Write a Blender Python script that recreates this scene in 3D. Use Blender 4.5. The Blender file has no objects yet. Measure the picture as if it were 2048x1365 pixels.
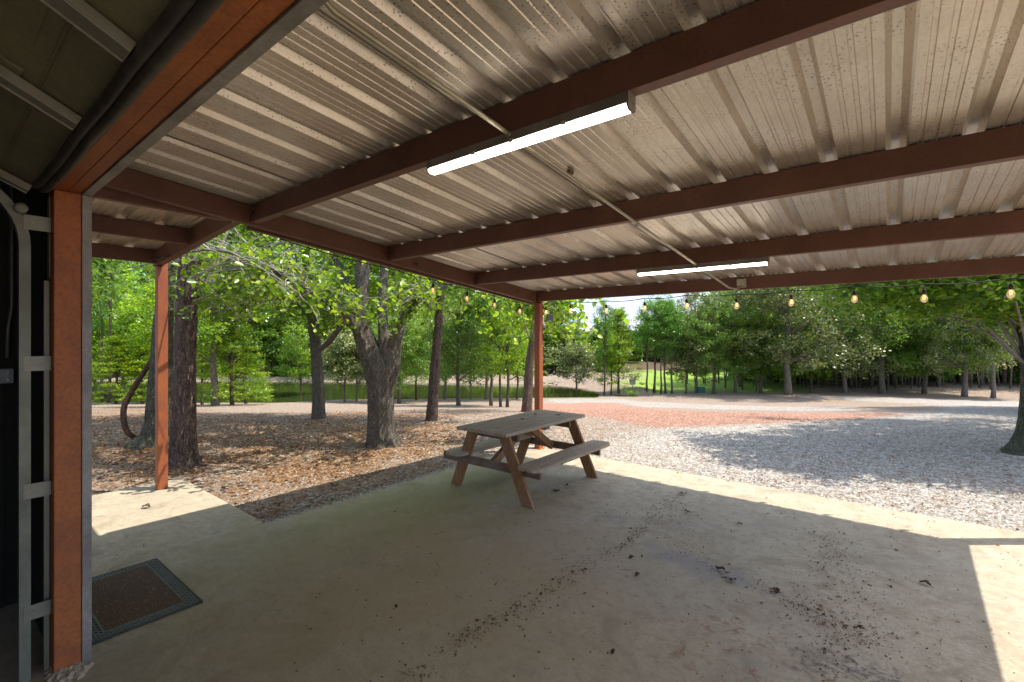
import bpy, math, random
import numpy as np
from mathutils import Vector, noise as mnoise

R_ = math.radians
S = bpy.context.scene
COL = S.collection

# ------------------------------------------------------------------ camera
FPX, CXP, HOR, CH = 944.0, 1024.0, 676.0, 1.75     # focal in px of a 2048 wide frame, horizon row, eye height
YAW = math.atan(753 / 944)
FW = (-math.sin(YAW), math.cos(YAW))
RT = (math.cos(YAW), math.sin(YAW))
cd = bpy.data.cameras.new('camera')
cam = bpy.data.objects.new('camera', cd)
COL.objects.link(cam)
cam.location = (0, 0, CH)
cam.rotation_euler = (R_(90), 0, YAW)
cd.sensor_width = 36
cd.lens = FPX / 2048 * 36
cd.shift_y = -(682.5 - HOR) / 2048
cd.clip_start = 0.05
cd.clip_end = 2000
S.camera = cam

# ------------------------------------------------------------------ light
SUN_EL = R_(66)
SUN_AZ = math.atan2(RT[1], RT[0])                  # the sun stands to the right of the view
SUN_K, SKY_K, EXPO = 2.0, 0.15, 1.86
sdir = Vector((math.cos(SUN_AZ) * math.cos(SUN_EL), math.sin(SUN_AZ) * math.cos(SUN_EL), math.sin(SUN_EL)))
ld = bpy.data.lights.new('sun', 'SUN')
ld.energy = SUN_K
ld.angle = R_(0.5)
ld.color = (1, 0.94, 0.84)
sun = bpy.data.objects.new('sun', ld)
COL.objects.link(sun)
sun.rotation_euler = sdir.to_track_quat('Z', 'Y').to_euler()
W = bpy.data.worlds.new('World')
S.world = W
W.use_nodes = True
nt = W.node_tree
bg = nt.nodes['Background']
sky = nt.nodes.new('ShaderNodeTexSky')
sky.sky_type = 'NISHITA'
sky.sun_disc = False
sky.sun_elevation = SUN_EL
sky.sun_rotation = math.pi / 2 - SUN_AZ
tc = nt.nodes.new('ShaderNodeTexCoord')
mp = nt.nodes.new('ShaderNodeMapping')
mp.inputs['Scale'].default_value = (1, 1, 2.6)
cn = nt.nodes.new('ShaderNodeTexNoise')
cn.inputs['Scale'].default_value = 3.2
cn.inputs['Detail'].default_value = 7
cr = nt.nodes.new('ShaderNodeValToRGB')
cr.color_ramp.elements[0].position = 0.44
cr.color_ramp.elements[1].position = 0.62
mx = nt.nodes.new('ShaderNodeMix')
mx.data_type = 'RGBA'
nt.links.new(tc.outputs['Generated'], mp.inputs[0])
nt.links.new(mp.outputs[0], cn.inputs['Vector'])
nt.links.new(cn.outputs['Fac'], cr.inputs[0])
nt.links.new(cr.outputs[0], mx.inputs['Factor'])
nt.links.new(sky.outputs[0], mx.inputs['A'])
mx.inputs['B'].default_value = (2.3, 2.4, 2.6, 1)
lift = nt.nodes.new('ShaderNodeVectorMath')            # look a little higher into the sky model: deeper blue low down
lift.operation = 'ADD'
lift.inputs[1].default_value = (0, 0, 0.35)
nrm = nt.nodes.new('ShaderNodeVectorMath')
nrm.operation = 'NORMALIZE'
nt.links.new(tc.outputs['Generated'], lift.inputs[0])
nt.links.new(lift.outputs[0], nrm.inputs[0])
nt.links.new(nrm.outputs[0], sky.inputs['Vector'])
nt.links.new(mx.outputs['Result'], bg.inputs['Color'])
bg.inputs['Strength'].default_value = SKY_K
S.view_settings.view_transform = 'Standard'
S.view_settings.look = 'None'
S.view_settings.exposure = EXPO
S.view_settings.gamma = 1
cy = S.cycles
cy.use_denoising = True
cy.max_bounces = 7
cy.diffuse_bounces = 4
cy.glossy_bounces = 3
cy.transmission_bounces = 5
cy.transparent_max_bounces = 6
cy.caustics_reflective = False
cy.caustics_refractive = False
cy.sample_clamp_indirect = 6

# ------------------------------------------------------------------ node helpers
def N(t, typ, **kw):
    n = t.nodes.new(typ)
    for k, v in kw.items():
        if k in n.inputs:
            n.inputs[k].default_value = v
        else:
            setattr(n, k, v)
    return n

def ramp(t, src, stops):
    r = t.nodes.new('ShaderNodeValToRGB')
    e = r.color_ramp.elements
    while len(e) < len(stops):
        e.new(0.5)
    for i, (p, c) in enumerate(stops):
        e[i].position = p
        e[i].color = (c, c, c, 1) if isinstance(c, (int, float)) else tuple(c) + (1,)
    t.links.new(src, r.inputs[0])
    return r.outputs[0]

def mixc(t, fac, a, b, mode='MIX'):
    m = t.nodes.new('ShaderNodeMix')
    m.data_type = 'RGBA'
    m.blend_type = mode
    for s, v in (('Factor', fac), ('A', a), ('B', b)):
        if hasattr(v, 'links'):
            t.links.new(v, m.inputs[s])
        elif s == 'Factor':
            m.inputs[s].default_value = v
        else:
            m.inputs[s].default_value = tuple(v) + (1,)
    return m.outputs['Result']

def math_(t, op, a, b=0.0, c=None):
    m = t.nodes.new('ShaderNodeMath')
    m.operation = op
    for i, v in enumerate((a, b, c)):
        if v is None:
            continue
        if hasattr(v, 'links'):
            t.links.new(v, m.inputs[i])
        else:
            m.inputs[i].default_value = v
    return m.outputs[0]

def coords(t, kind='Object', scale=(1, 1, 1), rot=(0, 0, 0)):
    c = t.nodes.new('ShaderNodeTexCoord')
    m = t.nodes.new('ShaderNodeMapping')
    m.inputs['Scale'].default_value = scale
    m.inputs['Rotation'].default_value = rot
    t.links.new(c.outputs[kind], m.inputs[0])
    return m.outputs[0]

def noise_(t, vec, scale, detail=4, rough=0.55, dist=0):
    n = N(t, 'ShaderNodeTexNoise', Scale=scale, Detail=detail, Roughness=rough, Distortion=dist)
    t.links.new(vec, n.inputs['Vector'])
    return n.outputs['Fac']

def voro(t, vec, scale, out='Distance', feature='F1'):
    n = N(t, 'ShaderNodeTexVoronoi', Scale=scale)
    n.feature = feature
    t.links.new(vec, n.inputs['Vector'])
    return n.outputs[out]

def bump(t, h, strength, dist=0.01):
    b = N(t, 'ShaderNodeBump', Strength=strength, Distance=dist)
    t.links.new(h, b.inputs['Height'])
    return b.outputs[0]

def newmat(name):
    m = bpy.data.materials.new(name)
    m.use_nodes = True
    t = m.node_tree
    return m, t, t.nodes['Principled BSDF']

def simple(name, col, rough=0.6, metal=0.0, var=0.25, scale=12, bmp=0.15, col2=None, patch=2.5, spec=0.4, axis=(1, 1, 1)):
    m, t, p = newmat(name)
    v = coords(t, 'Object', axis)
    n1 = noise_(t, v, scale, 6, 0.65)
    n2 = noise_(t, v, patch, 4, 0.6)
    c2 = col2 if col2 else tuple(c * (1 - var) for c in col)
    base = mixc(t, ramp(t, n2, [(0.36, 0), (0.64, 1)]), col, c2)
    base = mixc(t, ramp(t, n1, [(0.35, 0), (0.7, var)]), base, tuple(c * 0.35 for c in col))
    t.links.new(base, p.inputs['Base Color'])
    p.inputs['Roughness'].default_value = rough
    p.inputs['Metallic'].default_value = metal
    p.inputs['Specular IOR Level'].default_value = spec
    if bmp:
        t.links.new(bump(t, n1, bmp, 0.004), p.inputs['Normal'])
    return m

M = {}
M['beam'] = simple('beam paint', (0.20, 0.088, 0.056), 0.5, var=0.4, scale=90, bmp=0.12, patch=3, col2=(0.15, 0.066, 0.045))
M['post'] = simple('post primer', (0.46, 0.135, 0.04), 0.5, var=0.4, scale=60, bmp=0.1, patch=2, col2=(0.32, 0.095, 0.045))
M['galv'] = simple('galvanised track', (0.22, 0.22, 0.165), 0.5, 0.35, var=0.35, scale=25, patch=4)
M['trimgrey'] = simple('grey trim', (0.38, 0.345, 0.30), 0.5, 0.1, var=0.5, scale=55, patch=3)
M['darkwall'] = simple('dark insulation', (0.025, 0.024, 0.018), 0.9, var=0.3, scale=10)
M['black'] = simple('black rubber', (0.03, 0.028, 0.022), 0.55, var=0.4, scale=20, col2=(0.07, 0.06, 0.045), patch=9)
M['whitepaint'] = simple('white enamel', (0.6, 0.58, 0.54), 0.45, var=0.1, scale=30)
M['conduit'] = simple('galvanised conduit', (0.46, 0.42, 0.30), 0.4, 0.5, var=0.2, scale=40, patch=12)
M['cable'] = simple('black cable', (0.02, 0.02, 0.02), 0.6, var=0.1)
M['socket'] = simple('dark socket', (0.06, 0.025, 0.015), 0.5, var=0.2)
M['greybox'] = simple('grey metal box', (0.3, 0.32, 0.33), 0.5, 0.2)
M['greenbox'] = simple('green utility paint', (0.03, 0.16, 0.12), 0.5)
M['floodgrey'] = simple('floodlight casing', (0.12, 0.12, 0.12), 0.45)
M['sheetwhite'] = simple('sensor white', (0.7, 0.7, 0.7), 0.4)
M['nest'] = simple('mud nest', (0.28, 0.17, 0.09), 0.95, var=0.4, scale=80, bmp=0.6)
M['twig'] = simple('dry twig', (0.34, 0.25, 0.17), 0.85, var=0.4, scale=40)
M['branch'] = simple('grey branch bark', (0.40, 0.35, 0.28), 0.85, var=0.4, scale=50, bmp=0.5, patch=8)

# rusty red jamb steel
m, t, p = newmat('jamb primer'); M['jamb'] = m
v = coords(t)
a = noise_(t, v, 3.0, 6, 0.7, 0.8); b = noise_(t, v, 60, 4, 0.7)
c = mixc(t, ramp(t, a, [(0.38, 0), (0.62, 1)]), (0.44, 0.13, 0.028), (0.33, 0.095, 0.028))
c = mixc(t, ramp(t, noise_(t, v, 2.6, 6, 0.72, 2), [(0.62, 0), (0.72, 0.45)]), c, (0.13, 0.06, 0.042))
c = mixc(t, ramp(t, b, [(0.45, 0), (0.66, 0.5)]), c, (0.14, 0.045, 0.018))
c = mixc(t, ramp(t, noise_(t, v, 25, 5, 0.8, 1), [(0.66, 0), (0.72, 0.6)]), c, (0.5, 0.3, 0.16))
t.links.new(c, p.inputs['Base Color']); p.inputs['Roughness'].default_value = 0.6
t.links.new(bump(t, b, 0.2, 0.003), p.inputs['Normal'])

# roof sheet underside
def sheetmat(name, col):
    m, t, p = newmat(name)
    v = coords(t)
    oi = N(t, 'ShaderNodeObjectInfo')
    sp = voro(t, v, 55)
    big = noise_(t, v, 1.6, 5, 0.6)
    streak = noise_(t, coords(t, 'Object', (22, 0.9, 22)), 3.0, 6, 0.7)
    c = mixc(t, ramp(t, big, [(0.35, 0), (0.65, 1)]), col, tuple(x * y for x, y in zip(col, (0.82, 0.78, 0.74))))
    c = mixc(t, ramp(t, streak, [(0.45, 0), (0.75, 0.2)]), c, (0.2, 0.175, 0.15))
    c = mixc(t, ramp(t, oi.outputs['Random'], [(0, 0.0), (1, 0.16)]), c, (0.2, 0.18, 0.15))
    msk = math_(t, 'MULTIPLY', ramp(t, sp, [(0.16, 1), (0.30, 0)]), ramp(t, noise_(t, v, 4, 4), [(0.42, 0.1), (0.6, 0.75)]))
    c = mixc(t, msk, c, (0.07, 0.06, 0.05))
    c = mixc(t, ramp(t, noise_(t, v, 45, 4, 0.7), [(0.45, 0), (0.8, 0.35)]), c, (0.40, 0.34, 0.28))
    t.links.new(c, p.inputs['Base Color'])
    p.inputs['Roughness'].default_value = 0.34
    p.inputs['Metallic'].default_value = 0.68
    t.links.new(bump(t, noise_(t, v, 120, 3), 0.08, 0.002), p.inputs['Normal'])
    return m
M['sheet'] = sheetmat('roof sheet', (0.84, 0.765, 0.67))
M['sheet_lit'] = sheetmat('bounce-lit porch sheet', (0.92, 0.84, 0.66))  # paler copy of the roof sheet, with light bounced off the ground painted in
M['doorpanel'] = simple('door panel', (0.24, 0.22, 0.12), 0.6, 0.1, var=0.4, scale=40, patch=2.2, col2=(0.15, 0.135, 0.08))
M['stile'] = simple('door stile', (0.30, 0.285, 0.215), 0.5, 0.25, var=0.3, scale=60, patch=3)

# emitters
def emit(name, col, k):
    m, t, p = newmat(name)
    p.inputs['Base Color'].default_value = (0.8, 0.8, 0.8, 1)
    p.inputs['Emission Color'].default_value = tuple(col) + (1,)
    p.inputs['Emission Strength'].default_value = k
    return m
M['led'] = emit('led diffuser', (1, 0.87, 0.72), 3.2)
M['filament'] = emit('warm filament', (1, 0.50, 0.14), 1.1)
m, t, p = newmat('bulb glass'); M['bulb'] = m
p.inputs['Base Color'].default_value = (1, 0.86, 0.62, 1)
p.inputs['Roughness'].default_value = 0.05
p.inputs['Alpha'].default_value = 0.35
p.inputs['Emission Color'].default_value = (1, 0.55, 0.2, 1)
p.inputs['Emission Strength'].default_value = 0.06

# wood
def wood(name, col, dark, ax=(9, 0.6, 9), grey=0.3):
    m, t, p = newmat(name)
    v = coords(t, 'Object', ax)
    oi = N(t, 'ShaderNodeObjectInfo')
    add = t.nodes.new('ShaderNodeVectorMath'); add.operation = 'ADD'
    sc = t.nodes.new('ShaderNodeVectorMath'); sc.operation = 'SCALE'
    sc.inputs[0].default_value = (7, 3, 11)
    t.links.new(oi.outputs['Random'], sc.inputs['Scale'])
    t.links.new(v, add.inputs[0]); t.links.new(sc.outputs[0], add.inputs[1])
    v = add.outputs[0]
    g = noise_(t, v, 5, 7, 0.65, 0.6)
    f = noise_(t, v, 22, 4, 0.7)
    c = mixc(t, ramp(t, g, [(0.3, 0), (0.7, 1)]), col, dark)
    c = mixc(t, ramp(t, f, [(0.5, 0), (0.8, 0.6)]), c, tuple(x * 0.4 for x in dark))
    v2 = coords(t)
    c = mixc(t, ramp(t, noise_(t, v2, 3.5, 4), [(0.45, 0), (0.65, grey)]), c, (0.34, 0.33, 0.31))
    kn = voro(t, coords(t, 'Object', (3.2, 1.5, 3.2)), 1.6)
    c = mixc(t, ramp(t, kn, [(0.05, 0.8), (0.11, 0)]), c, tuple(x * 0.3 for x in dark))
    t.links.new(c, p.inputs['Base Color'])
    p.inputs['Roughness'].default_value = 0.75
    t.links.new(bump(t, g, 0.5, 0.004), p.inputs['Normal'])
    return m
M['plank'] = wood('weathered plank', (0.54, 0.42, 0.29), (0.28, 0.20, 0.125), grey=0.3)
M['legwood'] = wood('brown leg wood', (0.36, 0.175, 0.06), (0.19, 0.085, 0.03), (5, 5, 0.9), 0.15)
M['beamwood'] = wood('brown crosspiece wood', (0.22, 0.12, 0.06), (0.12, 0.07, 0.04), (0.7, 8, 8), 0.3)

# concrete
m, t, p = newmat('concrete'); M['concrete'] = m
v = coords(t)
big = noise_(t, v, 0.7, 5, 0.6, 0.4); mid = noise_(t, v, 4, 7, 0.68, 0.3); fine = noise_(t, v, 60, 5, 0.7)
c = mixc(t, ramp(t, mid, [(0.3, 0), (0.7, 1)]), (0.60, 0.515, 0.375), (0.43, 0.345, 0.225))
c = mixc(t, ramp(t, fine, [(0.35, 0.4), (0.55, 0)]), c, (0.22, 0.19, 0.14))
c = mixc(t, ramp(t, noise_(t, v, 11, 6, 0.75, 0.8), [(0.50, 0), (0.64, 0.6)]), c, (0.28, 0.215, 0.145))
c = mixc(t, ramp(t, noise_(t, coords(t, 'Object', (2.2, 7, 1), (0, 0, 0.5)), 3.5, 7, 0.75, 1.5), [(0.52, 0), (0.66, 0.45)]), c, (0.26, 0.20, 0.135))
c = mixc(t, ramp(t, noise_(t, v, 2.3, 6, 0.7, 0.5), [(0.60, 0), (0.75, 0.35)]), c, (0.72, 0.66, 0.56))
c = mixc(t, ramp(t, voro(t, v, 38), [(0.05, 0.6), (0.10, 0)]), c, (0.16, 0.12, 0.08))
br = noise_(t, coords(t, 'Object', (30, 1.2, 1), (0, 0, R_(0))), 4, 4, 0.7)
c = mixc(t, ramp(t, br, [(0.3, 0.16), (0.6, 0)]), c, (0.2, 0.185, 0.155))
st = noise_(t, v, 1.5, 8, 0.72, 1.2)
c = mixc(t, ramp(t, st, [(0.50, 0), (0.66, 0.65)]), c, (0.24, 0.175, 0.11))
c = mixc(t, ramp(t, noise_(t, v, 0.45, 4), [(0.35, 0.5), (0.6, 0)]), c, (0.33, 0.29, 0.225))
geo = N(t, 'ShaderNodeNewGeometry')
sx = N(t, 'ShaderNodeSeparateXYZ'); t.links.new(geo.outputs['Position'], sx.inputs[0])
def blob(cx, cy, rx, ry, rot=0.0, edge=0.35, sc_=3.0):
    """soft elliptical stain or tint with a ragged edge, in metres on the slab"""
    dx = math_(t, 'SUBTRACT', sx.outputs['X'], cx); dy = math_(t, 'SUBTRACT', sx.outputs['Y'], cy)
    ca, sa = math.cos(rot), math.sin(rot)
    a = math_(t, 'DIVIDE', math_(t, 'ADD', math_(t, 'MULTIPLY', dx, ca), math_(t, 'MULTIPLY', dy, sa)), rx)
    b = math_(t, 'DIVIDE', math_(t, 'SUBTRACT', math_(t, 'MULTIPLY', dy, ca), math_(t, 'MULTIPLY', dx, sa)), ry)
    r = math_(t, 'SQRT', math_(t, 'ADD', math_(t, 'MULTIPLY', a, a), math_(t, 'MULTIPLY', b, b)))
    r = math_(t, 'ADD', r, math_(t, 'MULTIPLY', math_(t, 'SUBTRACT', noise_(t, v, sc_, 5, 0.65), 0.5), 1.6))
    return ramp(t, r, [(max(0, 1 - edge) * 0.5, 1), (0.5 + edge * 0.3, 0)]) if False else ramp(t, math_(t, 'MULTIPLY', r, 0.5), [(0.5 - edge * 0.5, 1), (0.5, 0)])
algae = blob(-4.0, 3.4, 1.1, 2.4, 0, 0.7)
c = mixc(t, math_(t, 'MULTIPLY', algae, 0.6), c, (0.25, 0.235, 0.06))
dirt_warm_cast = blob(-2.7, 2.1, 2.6, 2.4, 0.4, 0.9, 2)  # brown dirt, strengthened to put the warm lamp tone into the floor colour
c = mixc(t, math_(t, 'MULTIPLY', dirt_warm_cast, 0.75), c, (0.38, 0.265, 0.13))
c = mixc(t, math_(t, 'MULTIPLY', blob(-1.12, 3.72, 0.6, 0.2, -0.15, 0.6, 5), 0.45), c, (0.20, 0.20, 0.22))
ring = blob(-0.12, 3.0, 0.36, 0.24, 0.2, 0.35, 8)
rr = math_(t, 'MULTIPLY', ring, ramp(t, noise_(t, v, 14, 6, 0.7, 1.5), [(0.48, 0), (0.58, 0.8)]))
c = mixc(t, rr, c, (0.12, 0.10, 0.08))
rs = blob(-0.6, 2.7, 0.55, 0.9, 0.5, 0.6, 3)
rr = math_(t, 'MULTIPLY', rs, ramp(t, noise_(t, v, 9, 6, 0.7, 1.0), [(0.54, 0), (0.62, 0.75)]))
c = mixc(t, rr, c, (0.26, 0.13, 0.06))
t.links.new(c, p.inputs['Base Color'])
p.inputs['Roughness'].default_value = 0.75
hh = math_(t, 'ADD', math_(t, 'MULTIPLY', fine, 0.5), mid)
t.links.new(bump(t, hh, 0.25, 0.006), p.inputs['Normal'])

# bark
def bark(name, col, dark, light, sc=(9, 9, 2.2), bs=1.0, vs=2.6):
    m, t, p = newmat(name)
    v = coords(t, 'Object', sc)
    wn = N(t, 'ShaderNodeTexNoise', Scale=1.1, Detail=4)
    t.links.new(v, wn.inputs['Vector'])
    ad = t.nodes.new('ShaderNodeMix'); ad.data_type = 'VECTOR'; ad.inputs['Factor'].default_value = 0.45
    sc2 = t.nodes.new('ShaderNodeVectorMath'); sc2.operation = 'SCALE'; sc2.inputs['Scale'].default_value = 3.0
    t.links.new(wn.outputs['Color'], sc2.inputs[0])
    su = t.nodes.new('ShaderNodeVectorMath'); su.operation = 'ADD'
    t.links.new(v, su.inputs[0]); t.links.new(sc2.outputs[0], su.inputs[1]); wv = su.outputs[0]
    a = noise_(t, v, 2.2, 7, 0.75, 0.7)
    b = voro(t, wv, vs, 'Distance', 'DISTANCE_TO_EDGE')
    b2 = noise_(t, wv, 4.5, 5, 0.7, 0.5)
    c = mixc(t, ramp(t, a, [(0.3, 0), (0.7, 1)]), col, light)
    c = mixc(t, ramp(t, b, [(0.0, 0.85), (0.10, 0)]), c, dark)
    c = mixc(t, ramp(t, b2, [(0.42, 0.75), (0.52, 0)]), c, dark)
    c = mixc(t, ramp(t, noise_(t, v, 14, 4), [(0.5, 0), (0.75, 0.5)]), c, dark)
    t.links.new(c, p.inputs['Base Color'])
    p.inputs['Roughness'].default_value = 0.9
    h = math_(t, 'ADD', ramp(t, b, [(0, 0), (0.14, 0.7)]), math_(t, 'ADD', math_(t, 'MULTIPLY', a, 0.8), ramp(t, b2, [(0.38, 0), (0.55, 0.8)])))
    t.links.new(bump(t, h, bs, 0.025), p.inputs['Normal'])
    return m
M['barkpine'] = bark('plated pine bark', (0.20, 0.12, 0.085), (0.04, 0.025, 0.02), (0.36, 0.25, 0.19))
M['barkoak'] = bark('grey oak bark', (0.25, 0.205, 0.15), (0.06, 0.045, 0.035), (0.42, 0.36, 0.27), (14, 14, 2.0))
M['barkmoss'] = bark('mossy bark', (0.16, 0.15, 0.09), (0.04, 0.04, 0.025), (0.28, 0.27, 0.18), (10, 10, 2.0))
M['barkfar'] = bark('far bark', (0.20, 0.16, 0.13), (0.07, 0.055, 0.045), (0.34, 0.29, 0.24), (5, 5, 1.2), 0.5)
M['vine'] = bark('vine bark', (0.20, 0.10, 0.06), (0.06, 0.03, 0.02), (0.32, 0.18, 0.10), (14, 14, 4))

# leaves
def leafmat(name, stops, tr=0.5, tcol=(1.9, 1.9, 0.7), vmin=1.05, vmax=1.5):
    m = bpy.data.materials.new(name); m.use_nodes = True
    t = m.node_tree
    for n in list(t.nodes):
        if n.type != 'OUTPUT_MATERIAL':
            t.nodes.remove(n)
    out = [n for n in t.nodes if n.type == 'OUTPUT_MATERIAL'][0]
    at = N(t, 'ShaderNodeAttribute'); at.attribute_name = 'rnd'
    c = ramp(t, at.outputs['Fac'], stops)
    oi = N(t, 'ShaderNodeObjectInfo')
    hs = N(t, 'ShaderNodeHueSaturation', Saturation=1.0)
    mrg = N(t, 'ShaderNodeMapRange')
    t.links.new(c, hs.inputs['Color'])
    t.links.new(ramp(t, oi.outputs['Random'], [(0, 0.0), (1, 1.0)]), mrg.inputs['Value']); mrg.inputs['To Min'].default_value = vmin; mrg.inputs['To Max'].default_value = vmax
    t.links.new(mrg.outputs[0], hs.inputs['Value'])
    c = hs.outputs[0]
    d = N(t, 'ShaderNodeBsdfDiffuse'); t.links.new(c, d.inputs['Color'])
    tl = N(t, 'ShaderNodeBsdfTranslucent'); t.links.new(mixc(t, 1.0, c, tcol, 'MULTIPLY'), tl.inputs['Color'])
    ms = N(t, 'ShaderNodeMixShader', Fac=tr)
    t.links.new(d.outputs[0], ms.inputs[1]); t.links.new(tl.outputs[0], ms.inputs[2])
    g = N(t, 'ShaderNodeBsdfGlossy', Roughness=0.35); g.inputs['Color'].default_value = (0.9, 0.95, 0.9, 1)
    m2 = N(t, 'ShaderNodeMixShader', Fac=0.035)
    t.links.new(ms.outputs[0], m2.inputs[1]); t.links.new(g.outputs[0], m2.inputs[2])
    t.links.new(m2.outputs[0], out.inputs[0])
    return m
M['leafmid'] = leafmat('leaf mid green', [(0, (0.022, 0.055, 0.007)), (0.35, (0.065, 0.135, 0.014)), (0.7, (0.13, 0.22, 0.022)), (1, (0.30, 0.38, 0.06))], 0.45, (1.8, 1.75, 0.7))
M['leafbright'] = leafmat('leaf bright green', [(0, (0.030, 0.075, 0.006)), (0.35, (0.10, 0.19, 0.012)), (0.7, (0.20, 0.33, 0.02)), (1, (0.38, 0.46, 0.05))], 0.5, (1.7, 1.6, 0.7))
M['leafcypress'] = leafmat('leaf lime green', [(0, (0.035, 0.085, 0.006)), (0.4, (0.12, 0.21, 0.012)), (1, (0.30, 0.38, 0.03))], 0.45, (1.7, 1.6, 0.7))
M['leafdark'] = leafmat('leaf dark green', [(0, (0.025, 0.065, 0.012)), (0.35, (0.08, 0.16, 0.025)), (0.7, (0.16, 0.26, 0.042)), (1, (0.34, 0.42, 0.10))], 0.4, (1.6, 1.6, 0.8))
M['leafgrey'] = leafmat('leaf olive grey', [(0, (0.035, 0.055, 0.018)), (0.35, (0.11, 0.15, 0.05)), (0.7, (0.20, 0.235, 0.085)), (1, (0.38, 0.37, 0.18))], 0.38, (1.4, 1.35, 0.9))
M['leafpine'] = leafmat('pine needle green', [(0, (0.025, 0.075, 0.010)), (0.5, (0.085, 0.20, 0.025)), (1, (0.20, 0.34, 0.05))], 0.38, (1.6, 1.6, 0.7))
M['litter'] = leafmat('dry leaf brown', [(0, (0.05, 0.024, 0.012)), (0.45, (0.20, 0.095, 0.038)), (0.8, (0.42, 0.23, 0.09)), (1, (0.55, 0.42, 0.24))], 0.12, (1, 1, 1), 1, 1)
M['debris'] = leafmat('dark debris', [(0, (0.05, 0.026, 0.013)), (0.5, (0.15, 0.075, 0.03)), (1, (0.36, 0.19, 0.08))], 0.1, (1, 1, 1), 1, 1)
M['stone'] = leafmat('pebble', [(0, (0.12, 0.10, 0.085)), (0.3, (0.25, 0.215, 0.175)), (0.7, (0.39, 0.355, 0.31)), (1, (0.57, 0.535, 0.48))], 0.0, (1, 1, 1), 1, 1)
M['redstone'] = leafmat('red pebble', [(0, (0.20, 0.085, 0.055)), (0.5, (0.35, 0.175, 0.115)), (1, (0.47, 0.32, 0.25))], 0.0, (1, 1, 1), 1, 1)

# ------------------------------------------------------------------ object helpers
def tag(o, label=None, cat=None, group=None, kind=None):
    if label: o['label'] = label
    if cat: o['category'] = cat
    if group: o['group'] = group
    if kind: o['kind'] = kind
    return o

def empty(name, loc=(0, 0, 0), rz=0.0, **kw):
    o = bpy.data.objects.new(name, None)
    COL.objects.link(o)
    o.location = loc
    o.rotation_euler = (0, 0, rz)
    o.empty_display_size = 0.2
    return tag(o, **kw)

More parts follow.
